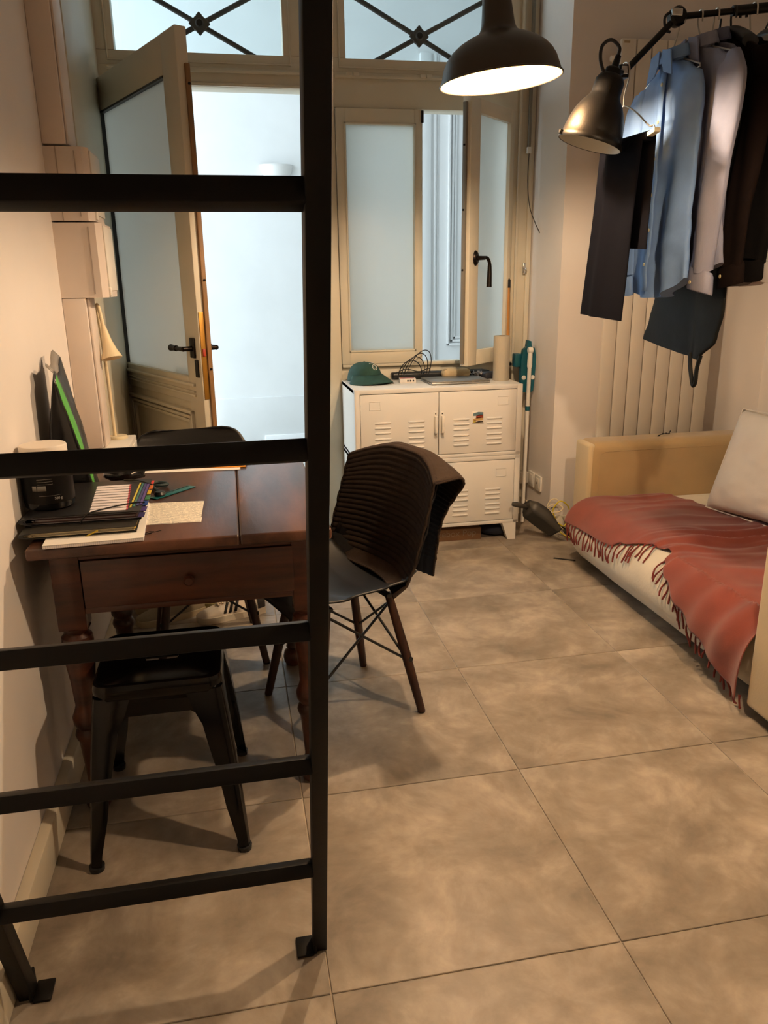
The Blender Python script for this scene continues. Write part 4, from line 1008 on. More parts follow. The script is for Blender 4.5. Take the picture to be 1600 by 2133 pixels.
def shirt(name, label, X, yc, ztop, L, hw, m, seed, near_sleeve=True, far_sleeve=True, open_collar=True, sl=.60, tails=.05, cat='shirt', lining=None, buttons=True, hz=None, group='shirts on the lamp arm', thk=.02):
    t = thing(name, label, cat, (X, yc, ztop-L), group=group)
    outl = [(0, .045, .045), (.025, .062, .062), (.05, hw*.62, hw*.62), (.10, hw*.93, hw*.93), (.16, hw, hw), (.6, hw*.93, hw*.96), (1, hw*.98, hw*1.04)]
    th_ = [(0, .022), (.05, .017), (.2, thk), (1, thk*1.15)]
    f = garment_body(X, yc, ztop, L, outl, th_, seed, tails)
    g = B().grid(f, 72, 46, closeu=True, capv=True); g.build('body', m, t, smooth=70)
    for side, on in ((-1, near_sleeve), (1, far_sleeve)):
        if not on: continue
        S = [Vector((X-.004, yc+side*hw*.86, ztop-.055)), Vector((X-.012, yc+side*(hw*1.02), ztop-.13)), Vector((X-.022, yc+side*(hw*.98), ztop-.30)), Vector((X-.026, yc+side*(hw*.90), ztop-.46)), Vector((X-.026, yc+side*(hw*.86), ztop-sl))]
        pts = catmull(S, 7); n = len(pts)
        def sv(u, v):
            i = v*(n-1); i0 = min(n-2, int(i)); p = pts[i0].lerp(pts[i0+1], i-i0); a = 2*pi*u
            wy = interp([(0, .05), (.25, .062), (.7, .052), (1, .046)], v)[0]; wx = interp([(0, .012), (.3, .020), (1, .020)], v)[0]
            fo = .005*sin(3*a+seed+v*5)+.005*noise.noise((u*6, v*5, seed+side))
            return p+Vector(((wx+fo)*sin(a), (wy+fo)*cos(a), .01*noise.noise((u*3, v*9, seed))))
        sp = B().grid(sv, 26, 30, closeu=True, capv=True).build('sleeve', m, t, smooth=70)
        e = pts[-1]
        cf = B(); rr = []
        for (dz, k) in ((.004, .92), (-.006, 1.04), (-.050, 1.10), (-.056, 1.06), (-.050, .98), (-.02, .9)):
            rr.append([e+Vector((.023*k*sin(2*pi*q/24), .050*k*cos(2*pi*q/24), dz+.010*sin(2*pi*q/24+seed))) for q in range(24)])
        loft(cf, rr, cap=False); cf.build('cuff', m, sp, smooth=45)
        if side < 0: 
            B().lathe([(0, .0022), (.005, .0016), (.0055, 0)], Matrix.Translation(e+Vector((-.0255, .012, -.028))) @ Matrix.Rotation(-pi/2, 4, 'Y'), 12).build('cuff_button', mat('shirt_button', (206, 190, 140), .4), sp)
    if open_collar:
        # stand plus two leaf points lying on the front (-X side)
        g = B(); rr = []
        for (zz, k) in ((-.012, 1.0), (.012, 1.0), (.024, .98), (.026, 1.06), (-.004, 1.28), (-.008, 1.24)):
            rr.append([Vector((X+.034*k*cos(2*pi*q/28)*.9-.0, yc+.062*k*sin(2*pi*q/28), ztop+zz+.006*cos(2*pi*q/28))) for q in range(28)])
        loft(g, rr, cap=False); g.build('collar', m, t, smooth=50)
        for s_ in (-1, 1):
            g = B().prism([(0, .022), (.045, .012), (.062, -.055), (.018, -.040), (.0, -.012)], lambda u, v, w: Vector((X-.036-.10*max(0, -v)*.15-w, yc+s_*(u+.008), ztop+v)), .0, .004)
            g.build('collar_point', m, t, smooth=0)
        if lining:
            B().lathe([(.0, .0), (.05, .0), (.055, .012)], Matrix.Translation((X, yc, ztop+.006)) @ Matrix.Diagonal((.55, 1, 1, 1)), 24, cap=False).build('neck_lining', lining, t)
    if buttons:
        pk = B(); rr = []
        for k in range(24):
            v = .05+.92*k/23; p = f(.75, v); q = [f(.5+.25*0, v)]
            p = f(.25, v); rr.append([Vector((p.x-.004, yc-.016, p.z)), Vector((p.x-.0055, yc, p.z)), Vector((p.x-.004, yc+.016, p.z))])
        loft(pk, rr, closed=False); pk.build('placket', m, t, solid=.002, smooth=60)
        for k in range(6):
            p = f(.25, .10+.15*k); B().lathe([(0, .002), (.005, .0015), (.0055, 0)], Matrix.Translation((p.x-.0065, yc, p.z)) @ Matrix.Rotation(-pi/2, 4, 'Y'), 10).build('button', mat('shirt_button', (206, 190, 140), .4), t)
    return t
BLUE = mat('light_blue_cotton', (124, 157, 204), .85, var=.10, vscale=18, bump=.12, bscale=500)
LILAC = mat('lilac_grey_cotton', (134, 137, 158), .85, var=.08, vscale=16, bump=.12, bscale=500)
NAVYL = mat('navy_lining', (58, 62, 84), .85)
SLATE = mat('slate_cotton', (92, 96, 118), .85, var=.1, vscale=14)
BROWN = mat('dark_brown_wool', (28, 20, 18), .95, var=.15, vscale=20, bump=.2, bscale=300, spec=.08)
BLACKW = mat('black_wool', (14, 12, 12), .95, bump=.2, bscale=300, spec=.08)
GREYC = mat('pale_grey_cotton', (186, 180, 176), .85, var=.06, vscale=14, bump=.1, bscale=400)
shirt('shirt', 'light blue shirt with open collar, foremost on the lamp arm', 1.322, 2.335, 1.915, .67, .172, BLUE, 1.0, near_sleeve=False, lining=NAVYL, tails=.06)
hanger(1.322, 'thin wire hanger holding the light blue shirt', 1.925, .16, 2.335)
shirt('shirt', 'lilac-grey shirt with hanging cuffed sleeve, behind the light blue one', 1.372, 2.285, 1.935, .64, .188, LILAC, 2.4, far_sleeve=False, sl=.615, tails=.05)
hanger(1.372, 'thin wire hanger holding the lilac-grey shirt', 1.945, .17, 2.285)
shirt('shirt', 'slate blue shirt squeezed between the lilac shirt and the brown jacket', 1.418, 2.30, 1.95, .58, .165, SLATE, 4.1, near_sleeve=False, far_sleeve=False, buttons=False)
hanger(1.418, 'wire hanger holding the slate blue shirt', 1.955, .15, 2.30)
shirt('jacket', 'dark brown wool jacket hanging behind the shirts', 1.466, 2.285, 1.955, .645, .190, BROWN, 5.3, sl=.62, tails=.01, cat='jacket', open_collar=False, buttons=False, group='jackets on the lamp arm', thk=.024)
hanger(1.466, 'broad black hanger inside the dark brown jacket', 1.975, .10, 2.285, black=True)
shirt('jacket', 'black wool jacket hanging right of the brown jacket', 1.522, 2.275, 1.955, .62, .185, BLACKW, 6.9, sl=.60, tails=.01, cat='jacket', open_collar=False, buttons=False, group='jackets on the lamp arm', thk=.024)
hanger(1.522, 'thin wire hanger inside the black jacket', 1.965, .12, 2.275)
shirt('shirt', 'pale grey shirt at the right edge, beyond the black jacket', 1.585, 2.295, 1.945, .67, .20, GREYC, 8.2, far_sleeve=True, tails=.05)
hanger(1.585, 'broad black hanger inside the pale grey shirt', 1.975, .10, 2.295, black=True)
# dark garment bag hanging lower, between the shirts and jackets
gb = thing('garment_bag', 'dark green-black cloth garment bag showing below the shirts, with a strap loop', 'bag', (1.442, 2.30, 1.05), group=None)
GBM = mat('dark_nylon', (20, 22, 21), .6, var=.3, vscale=7, bump=.3, bscale=30, spec=.2)
def gbag(u, v):
    a = 2*pi*u; c, s_ = cos(a), sin(a); ca_ = math.copysign(abs(c)**.75, c)
    far, near = interp([(0, .16, .16), (.55, .19, .17), (.78, .215, .175), (.9, .245, .15), (1.0, .275, .075)], v)
    A = ca_*(far if c > 0 else near); zz = 1.80-.735*v + .03*A/.25*v
    crease = .020*math.exp(-(A+.02)**2/.0008)*max(0, v-.4)
    return Vector((1.4425-.011*math.copysign(abs(s_)**.6, s_)-.006*noise.noise((A*9, v*6, 1))*min(1, v*2)+crease*(1 if s_ > 0 else 0), 2.315+A, zz))
B().grid(gbag, 80, 50, closeu=True, capv=True).build('bag_body', GBM, gb, smooth=70)
B().tube(catmull([(1.438, 2.285, 1.075), (1.437, 2.275, 1.03), (1.436, 2.255, .985), (1.434, 2.243, .975), (1.435, 2.236, .99), (1.437, 2.238, 1.03), (1.439, 2.228, 1.07)], 6), .0065, 6).build('strap', GBM, gb)
B().tube([(1.4425, 2.31, 1.80), (1.4425, 2.31, 1.90), (1.4425, 2.300, rail(1.4425).z-.012)], .003, 6).build('hook_loop', BLACKPL, gb)
# the lamp, rail and clothes were drawn at 10/11 of their size: bring the assembly to full size at its elbow's real place
RS = Matrix.Translation((1.437, 2.533, 2.084)) @ Matrix.Scale(1.1, 4) @ Matrix.Translation(-E_)
done = set()
for o in [q for q in COL.objects if q.name not in RAIL_FIRST]:
    if o.type == 'MESH' and o.data.name not in done:
        o.data.transform(RS); done.add(o.data.name)
for o in [q for q in COL.objects if q.name not in RAIL_FIRST]:
    for md in o.modifiers:
        if md.type == 'SOLIDIFY': md.thickness *= 1.1
    if o.type == 'EMPTY':
        old = Matrix(WM[o.name]); new = Matrix.Translation(RS @ old.translation); o.matrix_basis = new; WM[o.name] = new
        for c in o.children: c.matrix_parent_inverse = new.inverted()


# trousers folded over a clip hanger on the lamp joint
tr = thing('trousers', 'dark navy trousers folded over a hanger below the lamp shade', 'trousers', (1.275, 2.52, 1.17))
TRM = mat('navy_wool', (11, 11, 17), .9, bump=.15, bscale=400, spec=.06)
def leg_panel(x, y0, y1, y2, y3, zt, zb0, zb1, sd):      # near edge y0->y2, far edge y1->y3
    def f(u, v):
        a = 2*pi*u; c, s_ = cos(a), sin(a); q = .5+.5*math.copysign(abs(c)**.8, c)
        y_ = lerp(lerp(y0, y2, v), lerp(y1, y3, v), q); z = lerp(zt, lerp(zb0, zb1, q), v)
        cr_ = .010*math.exp(-((q-.62)/.10)**2)
        return Vector((x-(.007+cr_)*math.copysign(abs(s_)**.7, s_)+.007*noise.noise((y_*10, z*3, sd)), y_, z))
    return f
B().grid(leg_panel(1.262, 2.37, 2.645, 2.415, 2.725, 1.716, 1.170, 1.182, 1), 48, 34, closeu=True, capv=True).build('front_leg', TRM, tr, smooth=60)
B().grid(leg_panel(1.290, 2.345, 2.655, 2.342, 2.728, 1.716, 1.390, 1.412, 4), 48, 34, closeu=True, capv=True).build('back_leg', TRM, tr, smooth=60)
B().tube([(1.276, 2.345, 1.714), (1.276, 2.655, 1.722)], .015, 12).build('fold', TRM, tr)
hg = thing('trouser_hanger', 'bent wire hanger with an ivory clip bar holding the navy trousers', 'hanger', (1.27, 2.5, 1.72))
B().bar((1.274, 2.347, 1.716), (1.272, 2.300, 1.7225), .020, .013, .002).build('clip', mat('ivory_clip', (226, 214, 180), .5), hg)
B().tube(catmull([(1.272, 2.318, 1.728), (1.272, 2.325, 1.738), (1.272, 2.352, 1.742), (1.271, 2.43, 1.79), (1.270, 2.50, 1.822), (1.270, 2.535, 1.822), (1.270, 2.60, 1.79), (1.271, 2.66, 1.75), (1.272, 2.67, 1.728)], 5), .0024, 7).build('arm_wire', WIRE, hg)
B().tube(catmull([(1.270, 2.518, 1.825), (1.271, 2.52, 1.86), (1.272, 2.50, 1.90), (1.268, 2.495, 1.935), (1.264, 2.515, 1.947), (1.262, 2.538, 1.935), (1.262, 2.54, 1.91)], 5), .0024, 7).build('hook', WIRE, hg)
# ================================================================== LEFT WALL: CABLE DUCTS, BOXES, SMALL LAMP
def duct(label, boxes, lines=(), m=OLDPL):
    t = thing('cable_duct', label, 'duct', ((boxes[0][0][0]+boxes[0][1][0])/2, boxes[0][0][1], boxes[0][0][2]), group='cable ducting on the side wall')
    for n, (a, b_) in enumerate(boxes): B().box(a, b_, .004).build(['cover', 'edge_strip', 'base_strip'][n], m, t)
    return t
duct('white upper cable duct running up the side wall', [((XL, 2.69, 1.716), (-.446, 2.84, ZC-.002)), ((-.4458, 2.70, 1.716), (-.438, 2.83, ZC-.002))])
duct('white lower cable duct on the side wall between fuse box and small box', [((XL, 2.69, .782), (-.443, 2.82, 1.268)), ((-.4428, 2.705, .782), (-.434, 2.81, 1.268))])
for n, (z0, z1, xf, lab) in enumerate(((1.499, 1.710, -.388, 'aged white fuse box on the side wall, upper of the two'), (1.269, 1.494, -.372, 'aged white fuse box on the side wall, lower of the two'))):
    t = thing('fuse_box', lab, 'fuse box', ((XL+xf)/2, 2.78, z0), group='fuse boxes')
    b = B(); P = [(XL, 2.69), (xf-.018, 2.69), (xf, 2.71), (xf, 2.90), (XL, 2.90)]
    b.prism(P, lambda u, v, w: Vector((u, v, w)), z0, z1); b.build('casing', OLDPL, t, smooth=0)
    B().box((xf-.040, 2.687, z0+.012), (xf-.037, 2.692, z1-.012)).build('seam', mat('seam_shadow_plastic', (176, 160, 146), .6), t)
    if n == 0: B().box((XL+.034, 2.687, z0), (XL+.037, 2.692, z1)).build('seam', mat('seam_shadow_plastic', (176, 160, 146), .6), t)
    B().box((xf-.0005, 2.715, z0+.02), (xf+.005, 2.895, z1-.008), .002).build('lid', WHITEPL, t)
    B().box((xf-.001, 2.712, z0+.003), (xf+.007, 2.74, z0+.03), .003).build('latch', WHITEPL, t)
sbx = thing('outlet_box', 'white low boxed-in ledge at the foot of the lower cable duct', 'box', (-.44, 2.82, .70))
B().box((XL, 2.69, .70), (-.363, 2.93, .780), .004).build('casing', WHITEPL, sbx)
for k in range(2): B().box((-.3635, 2.71+.11*k, .715), (-.360, 2.80+.11*k, .765), .003).build('socket_plate', WHITEPL, sbx)
dlm = thing('desk_lamp', 'small cream gooseneck lamp standing on the ledge under the fuse boxes', 'lamp', (-.425, 2.87, .78))
DLM = mat('cream_lacquer', (232, 214, 176), .4)
B().lathe([(0, .010), (.030, .010), (.034, .006), (.034, 0), (0, 0)], Matrix.Translation((-.418, 2.872, .7805)), 28).build('base', DLM, dlm)
B().tube(catmull([(-.428, 2.872, .786), (-.430, 2.868, 1.0), (-.434, 2.862, 1.16), (-.438, 2.855, 1.225), (-.434, 2.845, 1.243), (-.426, 2.832, 1.225), (-.418, 2.82, 1.17)], 7), .0062, 12).build('gooseneck', DLM, dlm)
a0, a1 = Vector((-.4185, 2.821, 1.175)), Vector((-.398, 2.795, 1.068)); axd = (a1-a0); LL = axd.length; axd.normalize()
Mq = frame(a0, axd.orthogonal(), axd.cross(axd.orthogonal()))
B().lathe([(.0066, 0), (.010, LL*.15), (.015, LL*.45), (.024, LL*.75), (.034, LL*.95), (.035, LL), (.032, LL), (.02, LL*.75), (.0, LL*.6)], Mq, 28, cap=False).build('head', DLM, dlm, smooth=50)

# ================================================================== THINGS ON THE TABLE
tz = TZ+.0004
pad = thing('graph_pad', 'white squared paper pad at the bottom of the stack on the table', 'notepad', (-.34, 1.89, tz))
GP = mat_stripes('squared_paper', (232, 226, 222), (190, 186, 196), 220, 0, .16)
B().obox(frame((-.338, 1.885, tz+.004), (1, .05, 0), (-.05, 1, 0)), (.215, .30, .007), .001, 1).build('sheets', GP, pad, smooth=0)
B().obox(frame((-.338, 1.885, tz+.0085), (1, .05, 0), (-.05, 1, 0)), (.215, .30, .001)).build('top_sheet', PAPER, pad, smooth=0)
tag(B().tube([(-.228, 1.795, tz+.001), (-.215, 1.80, tz+.004), (-.205, 1.79, tz+.006), (-.212, 1.782, tz+.004), (-.228, 1.785, tz+.002), (-.19, 1.808, tz+.002)], .0009, 6).build('paper_clip', mat('black_wire', (26, 24, 22), .4, .5)), 'thin dark paper clip on the table beside the paper stack', 'clip')
def folder(name, label, x0, x1, y0, y1, z0, H, n, cover, pages, rot, nm='page'):
    t = thing(name, label, 'folder', ((x0+x1)/2, (y0+y1)/2, z0))
    cx, cy = (x0+x1)/2, (y0+y1)/2; R = Matrix.Translation((cx, cy, 0)) @ Matrix.Rotation(rot, 4, 'Z') @ Matrix.Translation((-cx, -cy, 0))
    def sheet(zc0, zc1, th_, xl, xr, inset=0):
        b = B(); mid = (zc0+zc1)/2
        P = [(xl+.030, zc0), (xr, zc0), (xr, zc0+th_), (xl+.032, zc0+th_), (xl+.012, mid-.0012), (xl+.012, mid+.0012), (xl+.032, zc1-th_), (xr, zc1-th_), (xr, zc1), (xl+.030, zc1), (xl+.004, mid+.004), (xl, mid), (xl+.004, mid-.004)]
        b.prism(P, lambda u, v, w: R @ Vector((u, w, v)), y0+inset, y1-inset); return b
    sheet(z0, z0+H, .0014, x0, x1).build('cover', cover, t, smooth=30)
    for k in range(n):
        q = (k+1)/(n+1); za = z0+.0016+(H*.47)*q*.95; zb = z0+H-.0016-(H*.47)*q*.95
        sheet(za, zb, .0016 if nm == 'page' else .0012, x0+.010+.004*k, x1-.004-.003*k, .004).build(nm, pages[k % len(pages)], t, smooth=30)
    return t, R
BLKF = mat('black_file_plastic', (26, 25, 26), .42, bump=.08, bscale=300)
f2, R2 = folder('document_folder', 'grey-black folder with cream papers in the middle of the stack', -.503, -.246, 1.782, 2.085, tz+.0100, .0145, 3, mat('olive_black_cover', (40, 38, 32), .5), [mat('cream_pages', (196, 184, 150), .8), mat('grey_pages', (150, 144, 124), .8)], .02)
B().obox(frame((-.345, 1.7805, tz+.0125), (1, .0, .45), (0, 1, 0)), (.040, .0025, .003)).build('yellow_band', mat('yellow_elastic', (190, 160, 30), .6), f2)
B().box((-.262, 1.79, tz+.0165), (-.246, 2.06, tz+.0178)).build('yellow_sheet', mat('yellow_sheet', (214, 176, 60), .7), f2, smooth=0)
FZ = tz+.0250
f1, R1 = folder('expanding_file', 'black expanding file with rainbow tabs and striped label on top of the stack', -.509, -.236, 1.832, 2.150, FZ, .0215, 4, BLKF, [mat('file_grey', (120, 116, 118), .6), mat('file_dark', (38, 30, 32), .6), mat('file_maroon', (70, 34, 30), .6)], .0)
FT = FZ+.0215
rb = [(196, 52, 44), (214, 110, 40), (214, 178, 50), (70, 130, 90), (40, 70, 140), (74, 56, 120), (60, 50, 100), (190, 180, 60)]
for k in range(10):
    y_ = 2.085-.0255*k
    B().obox(frame((-.329+.002*k, y_, FT+.0006), (1, 0, 0), (0, 1, 0)), (.084, .0195, .0008)).build('label_strip', mat('label_white', (232, 222, 220), .7), f1, smooth=0)
    B().obox(frame((-.2865+.002*k, y_, FT+.0007), (1, 0, 0), (0, 1, 0)), (.0035, .0195, .0009)).build('label_edge', mat('label_red', (190, 70, 80), .6), f1, smooth=0)
for k, c in enumerate(((206, 190, 60), (60, 120, 110), (58, 60, 110), (84, 62, 128))):
    B().obox(frame((-.2625+.0075*k, 1.985, FT+.0004+.0003*k), (1, 0, 0), (0, 1, 0)), (.004+.002*(k > 1), .24-.012*k, .0008)).build('rainbow_edge', mat('rainbow_%d' % k, c, .5), f1, smooth=0)
for k in range(7):
    B().obox(frame((-.2375+.001*(k % 2), 2.118-.044*k, FT-.003-.0022*k), (1, 0, 0), (0, 1, 0)), (.016, .038, .0016)).build('tab', mat('tab_%d' % k, rb[k], .5), f1, smooth=0)
B().tube(catmull([(-.372, 1.8305, FZ+.001), (-.365, 1.8295, FZ+.012), (-.35, 1.8335, FT+.002), (-.31, 1.865, FT+.0035), (-.262, 1.895, FT+.003), (-.232, 1.90, FT+.001)], 6), .0018, 6).build('elastic_cord', cab, f1)
B().tube(catmull([(-.31, 2.148, FT+.001), (-.27, 2.12, FT+.004), (-.232, 2.085, FT+.0)], 6), .0018, 6).build('elastic_cord', cab, f1)

# jar on the file
jr = thing('powder_jar', 'round black supplement jar with white lid on the stack of files', 'jar', (-.455, 1.932, FT+.0005))
jx, jy, jz = -.455, 1.932, FT+.0005
Mj = Matrix.Translation((jx, jy, jz))
B().lathe([(0, 0), (.050, 0), (.056, .004), (.0575, .012), (.0575, .100), (.055, .110), (.049, .118), (.047, .124), (.047, .131), (0, .131)], Mj, 44).build('body', mat('jar_black', (8, 7, 7), .14), jr)
B().lathe([(.0582, .018), (.0582, .094)], Mj, 44, cap=False).build('label', mat('jar_label', (10, 9, 9), .4, spec=.15), jr)
B().lathe([(.0515, .126), (.0535, .128), (.0535, .148), (.0515, .151), (.047, .1515), (0, .1515)], Mj, 44, cap=False).build('lid', mat('jar_lid', (232, 220, 204), .5), jr, smooth=40)
JT = mat('jar_print', (176, 170, 160), .6)
def jar_text(s, size, ang, z, m=JT):
    cu = bpy.data.curves.new('print', 'FONT'); cu.body = s; cu.size = size; cu.align_x = 'CENTER'; cu.align_y = 'CENTER'
    t = bpy.data.objects.new('tmp', cu); COL.objects.link(t); dg = bpy.context.evaluated_depsgraph_get()
    me = bpy.data.meshes.new_from_object(t.evaluated_get(dg)); bpy.data.objects.remove(t, do_unlink=True)
    for v in me.vertices:
        a = ang+v.co.x/.0587; z_ = z+v.co.y
        v.co = (jx+.0587*cos(a), jy+.0587*sin(a), jz+z_)
    me.materials.clear(); me.materials.append(m); return ob('print', me, jr)
ja = radians(-72)
jar_text('500 g', .0085, ja+.25, .030); jar_text('_________________', .006, ja-.05, .040)
for k in range(3): jar_text('------------------', .006, ja-.2, .078-.006*k)
for (q0, q1) in ((-.72, -.55), (-.52, -.18)):
    B().grid(lambda u, v: Vector((jx+.0586*cos(ja+lerp(q0, q1, u)), jy+.0586*sin(ja+lerp(q0, q1, u)), jz+lerp(.050, .062, v))), 8, 2).build('printed_box', mat('jar_box_print', (120, 116, 108), .6), jr, solid=.0004)

# coffee pouch
pch = thing('coffee_pouch', 'tall black foil pouch with a green stripe behind the jar', 'pouch', (-.45, 2.27, tz))
FOIL = mat('black_foil', (16, 15, 15), .3, bump=.35, bscale=25)
FOILG = mat('grey_foil', (48, 45, 42), .32, bump=.35, bscale=25)
def pouch_face(u, v, side):
    nearY, farY = 2.150, 2.335
    y_ = lerp(nearY, farY, u)
    ap = Vector((lerp(-.458, -.470, u), y_-.012*(1-v)*0, lerp(1.075, 1.110, u)+.012*sin(u*9)))
    if side > 0: bs = Vector((lerp(-.384, -.408, u), y_, tz+.001))
    else: bs = Vector((-.511, y_, tz+.001))
    p = bs.lerp(ap, v); bul = .010*sin(pi*v)*sin(pi*min(1, u*.9+.05))*side; p.x += bul+.003*noise.noise((u*6, v*7, side)); return p
B().grid(lambda u, v: pouch_face(u, v, 1), 16, 24).build('front_face', FOILG, pch, solid=.001, smooth=60)
B().grid(lambda u, v: pouch_face(u, v, -1), 16, 24).build('back_face', FOIL, pch, solid=.001, smooth=60)
for e in (0, 1):
    B().grid(lambda u, v: pouch_face(e, v, -1).lerp(pouch_face(e, v, 1), u)+Vector((0, (.014 if e == 0 else -.014)*sin(pi*u)*(1-v)**.5*(1 if v < .98 else 0), 0)), 9, 24).build('gusset', FOIL, pch, solid=.001, smooth=60)
B().grid(lambda u, v: pouch_face(lerp(.02, .20, u)-.05*(v > 2), lerp(.10, .97, v), 1)+Vector((.0016, -.0005, 0)), 5, 24).build('green_stripe', mat('leaf_green', (86, 168, 62), .45), pch, solid=.0006, smooth=60)
B().grid(lambda u, v: pouch_face(lerp(.1, .95, u), 1, 1)+Vector((-.018*v, 0, .020*v)), 8, 3).build('torn_flap', mat('clear_film', (150, 142, 132), .3), pch, solid=.001, smooth=60)
def pouch_frame(u, v):
    p = pouch_face(u, v, 1); du = pouch_face(min(1, u+.05), v, 1)-p; dv = pouch_face(u, min(1, v+.05), 1)-p
    return frame(p+Vector((.003, -.001, 0)), du, dv)
text('lettering', 'EY', .042, pouch_frame(.62, .17), mat('pouch_print', (206, 200, 190), .5), pch)
for k in range(18):
    B().obox(pouch_frame(.50+.09*(k % 3), .42+.025*(k//3)) , (.006+.004*((k*7) % 3), .003, .0005)).build('print_fleck', mat('pouch_grey_print', (110, 104, 98), .5), pch, smooth=0)
# black plastic wrapping behind the file
b = B().grid(lambda u, v: Vector((-.335, 2.345, tz+.022)) + Vector((.058*cos(2*pi*u)*sin(pi*v)**.7*(1+.25*noise.noise((u*5, v*4, 1))), .045*sin(2*pi*u)*sin(pi*v)**.7, -.021*cos(pi*v)+.008*sin(pi*v)*noise.noise((u*9, v*7, 2)))), 40, 18, closeu=True)
bmesh.ops.remove_doubles(b.bm, verts=b.bm.verts, dist=1e-4)
tag(b.build('plastic_wrap', mat('shiny_black_film', (14, 12, 11), .22, coat=.4, bump=.5, bscale=40), smooth=50), 'crumpled shiny black plastic wrapping behind the file on the table', 'packaging')
# lanyard with teal ruler
tag(B().tube(catmull([(-.262, 2.235, tz+.006), (-.24, 2.21, tz+.010), (-.222, 2.205, tz+.012), (-.205, 2.22, tz+.010), (-.21, 2.245, tz+.008), (-.235, 2.25, tz+.010), (-.25, 2.225, tz+.012), (-.235, 2.185, tz+.008), (-.225, 2.165, tz+.006)], 6), .0048, 8).build('dark_strap_loop', mat('dark_teal_cord', (22, 40, 42), .6)), 'dark looped strap beside the teal ruler on the table', 'strap')
rl_ = thing('teal_ruler', 'short teal ruler with black markings on the table', 'ruler', (-.185, 2.165, tz))
Mr = frame((-.186, 2.160, tz+.002), (.104, .118, .0), (-.118, .104, .0))
B().obox(Mr, (.150, .030, .0025), .001).build('blade', mat('teal_acrylic', (18, 92, 92), .35), rl_)
for k in range(11): B().obox(Mr @ Matrix.Translation((-.02+.0085*k, .008-.002*(k % 2), .0014)), (.0045, .007, .0005)).build('marking', BLACKPL, rl_, smooth=0)
B().lathe([(0, .012), (.012, .011), (.016, .004), (.014, 0), (0, 0)], Matrix.Translation((-.218, 2.128, tz+.0035)), 18).build('knob', BLACKPL, rl_)
nt_ = thing('handwritten_note', 'sheet of handwritten squared paper near the front of the table', 'paper', (-.172, 1.96, tz))
HW = mat_stripes('handwriting', (236, 228, 208), (120, 112, 110), 105, 1, .22, wob=.22, gap=.44)
b = B().prism([(-.243, 1.867), (-.102, 1.865), (-.098, 2.050), (-.248, 2.063)], lambda u, v, w: Vector((u, v, w)), tz, tz+.0012)
b.build('sheet', HW, nt_, smooth=0)
B().prism([(-.240, 1.866), (-.100, 1.862), (-.099, 1.90), (-.243, 1.90)], lambda u, v, w: Vector((u, v, w)), tz-.0002, tz+.0006).build('back_sheet', PAPER, nt_, smooth=0)
tag(B().prism([(-.30, 2.42), (.0, 2.398), (.028, 2.60), (-.285, 2.615)], lambda u, v, w: Vector((u, v, w)), tz, tz+.0012).build('white_sheet', PAPER, smooth=0), 'white sheet under the orange envelope at the back of the table', 'paper')
tag(B().prism([(-.18, 2.45), (.020, 2.422), (.036, 2.60), (-.16, 2.62)], lambda u, v, w: Vector((u, v, w)), tz+.0014, tz+.0032).build('orange_envelope', mat('orange_paper', (232, 150, 24), .7), smooth=0), 'orange envelope at the far side of the table', 'envelope')

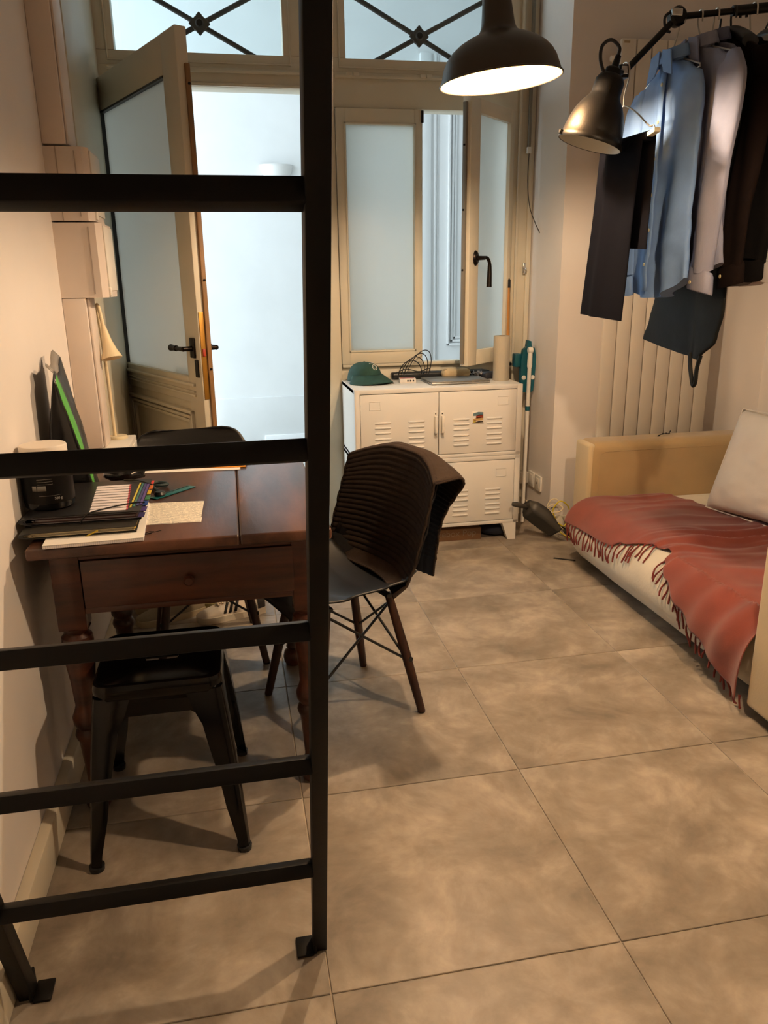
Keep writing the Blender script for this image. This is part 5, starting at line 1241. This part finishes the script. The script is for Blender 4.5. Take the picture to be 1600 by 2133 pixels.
# ================================================================== SHOES UNDER THE TABLE
def shoe(label, M, upper, sole, lace, stripe=None, heel=None, lining=(60, 56, 54)):
    t = thing('sneaker', label, 'shoe', mtx=Matrix.Translation(M.translation), group='sneakers on the floor')
    st_ = [(0, .022, .070, .004), (.04, .034, .082, 0), (.10, .037, .085, 0), (.14, .037, .084, 0), (.17, .041, .074, 0), (.20, .045, .058, 0), (.235, .043, .046, 0), (.262, .032, .038, 0), (.276, .012, .030, 0)]
    so = B(); out = []
    for (x, w, h, _) in st_: out.append((x, w+.004))
    P = [(x-.002, w) for x, w in out]+[(x-.002, -w) for x, w in reversed(out)]
    so.prism(P, lambda u, v, w: M @ Vector((u, v, w)), 0, .026); so.build('sole', mat('sole_'+label[:12], sole, .7), t, smooth=40)
    b = B(); rr = []
    for (x, w, h, _) in st_:
        rr.append([M @ Vector((x, w*cos(a)*(1 if sin(a) < .5 else .9), .022+(h-.022)*max(0, sin(a))**.8)) for a in [pi*k/14 for k in range(15)]])
    loft(b, rr, closed=False); um = mat('upper_'+label[:12], upper, .75, bump=.1, bscale=200); b.build('upper', um, t, smooth=60)
    B().lathe([(0, 0), (1, 0)], M @ Matrix.Translation((.062, 0, .0895)) @ Matrix.Rotation(radians(2), 4, 'Y') @ Matrix.Diagonal((.052, .024, 1, 1)), 24, cap=False).build('opening', mat('shoe_lining_%d' % lining[0], lining, .9), t)
    B().tube([M @ Vector((.062+.054*cos(a), .026*sin(a), .087+.004*cos(a))) for a in [2*pi*k/28 for k in range(28)]], .005, 8, closed=True).build('collar', um, t)
    B().grid(lambda u, v: M @ Vector((lerp(.105, .195, v), lerp(-.014, .014, u), lerp(.090, .066, v)+.003*cos((u-.5)*pi))), 5, 6).build('tongue', mat('tongue_'+label[:12], lace, .8), t, solid=.003)
    for k in range(5):
        x = .118+.017*k; z = lerp(.092, .070, k/4)
        B().tube([M @ Vector((x, -.022, z-.006)), M @ Vector((x+.004, 0, z+.003)), M @ Vector((x+.001, .022, z-.006))], .0032, 6).build('lace', mat('lace_'+label[:12], lace, .85), t)
    if stripe:
        for s_ in (-1, 1):
            for k in range(3):
                x = .102+.022*k
                g = B(); rr = []
                for q in range(6):
                    a = radians(8+11*q); w = .0375+.001*k
                    xx = x+.018*(1-q/5); h = lerp(.085, .076, k/2)
                    rr.append([M @ Vector((xx+dx, s_*(w*cos(a)*1.03+.0012), .0225+(h-.022)*sin(a)**.8)) for dx in (0, .011)])
                loft(g, rr, closed=False); g.build('stripe', mat('stripe_black', stripe, .6), t, solid=.0015)
    if heel:
        b = B(); rr = []
        for (x, w, h) in ((-.0015, .022, .072), (.018, .030, .080), (.030, .033, .082)):
            rr.append([M @ Vector((x, w*1.04*cos(a)*(1 if sin(a) < .5 else .92), .022+(h-.020)*max(0, sin(a))**.8+.001)) for a in [pi*k/14 for k in range(15)]])
        loft(b, rr, closed=False); b.build('heel_tab', mat('heel_'+label[:12], heel, .6), t)
    return t
def SM(x, y, rz): return Matrix.Translation((x, y, .0005)) @ Matrix.Rotation(rz, 4, 'Z')
shoe('white sneaker with three black stripes under the table', SM(.060, 3.02, radians(193)), (216, 204, 186), (206, 196, 176), (212, 196, 170), (20, 18, 18), (30, 26, 28))
shoe('grey-beige suede sneaker beside the striped sneaker', SM(-.185, 3.07, radians(200)), (150, 138, 116), (196, 180, 150), (206, 190, 160), None, None)
shoe('pale worn sneaker nearest the wall under the table', SM(-.20, 3.19, radians(196)), (176, 160, 130), (200, 186, 156), (200, 184, 150), None, None)
shoe('olive-black sneaker behind the white striped sneaker', SM(.07, 3.16, radians(190)), (54, 48, 34), (150, 136, 90), (70, 62, 44), None, None)
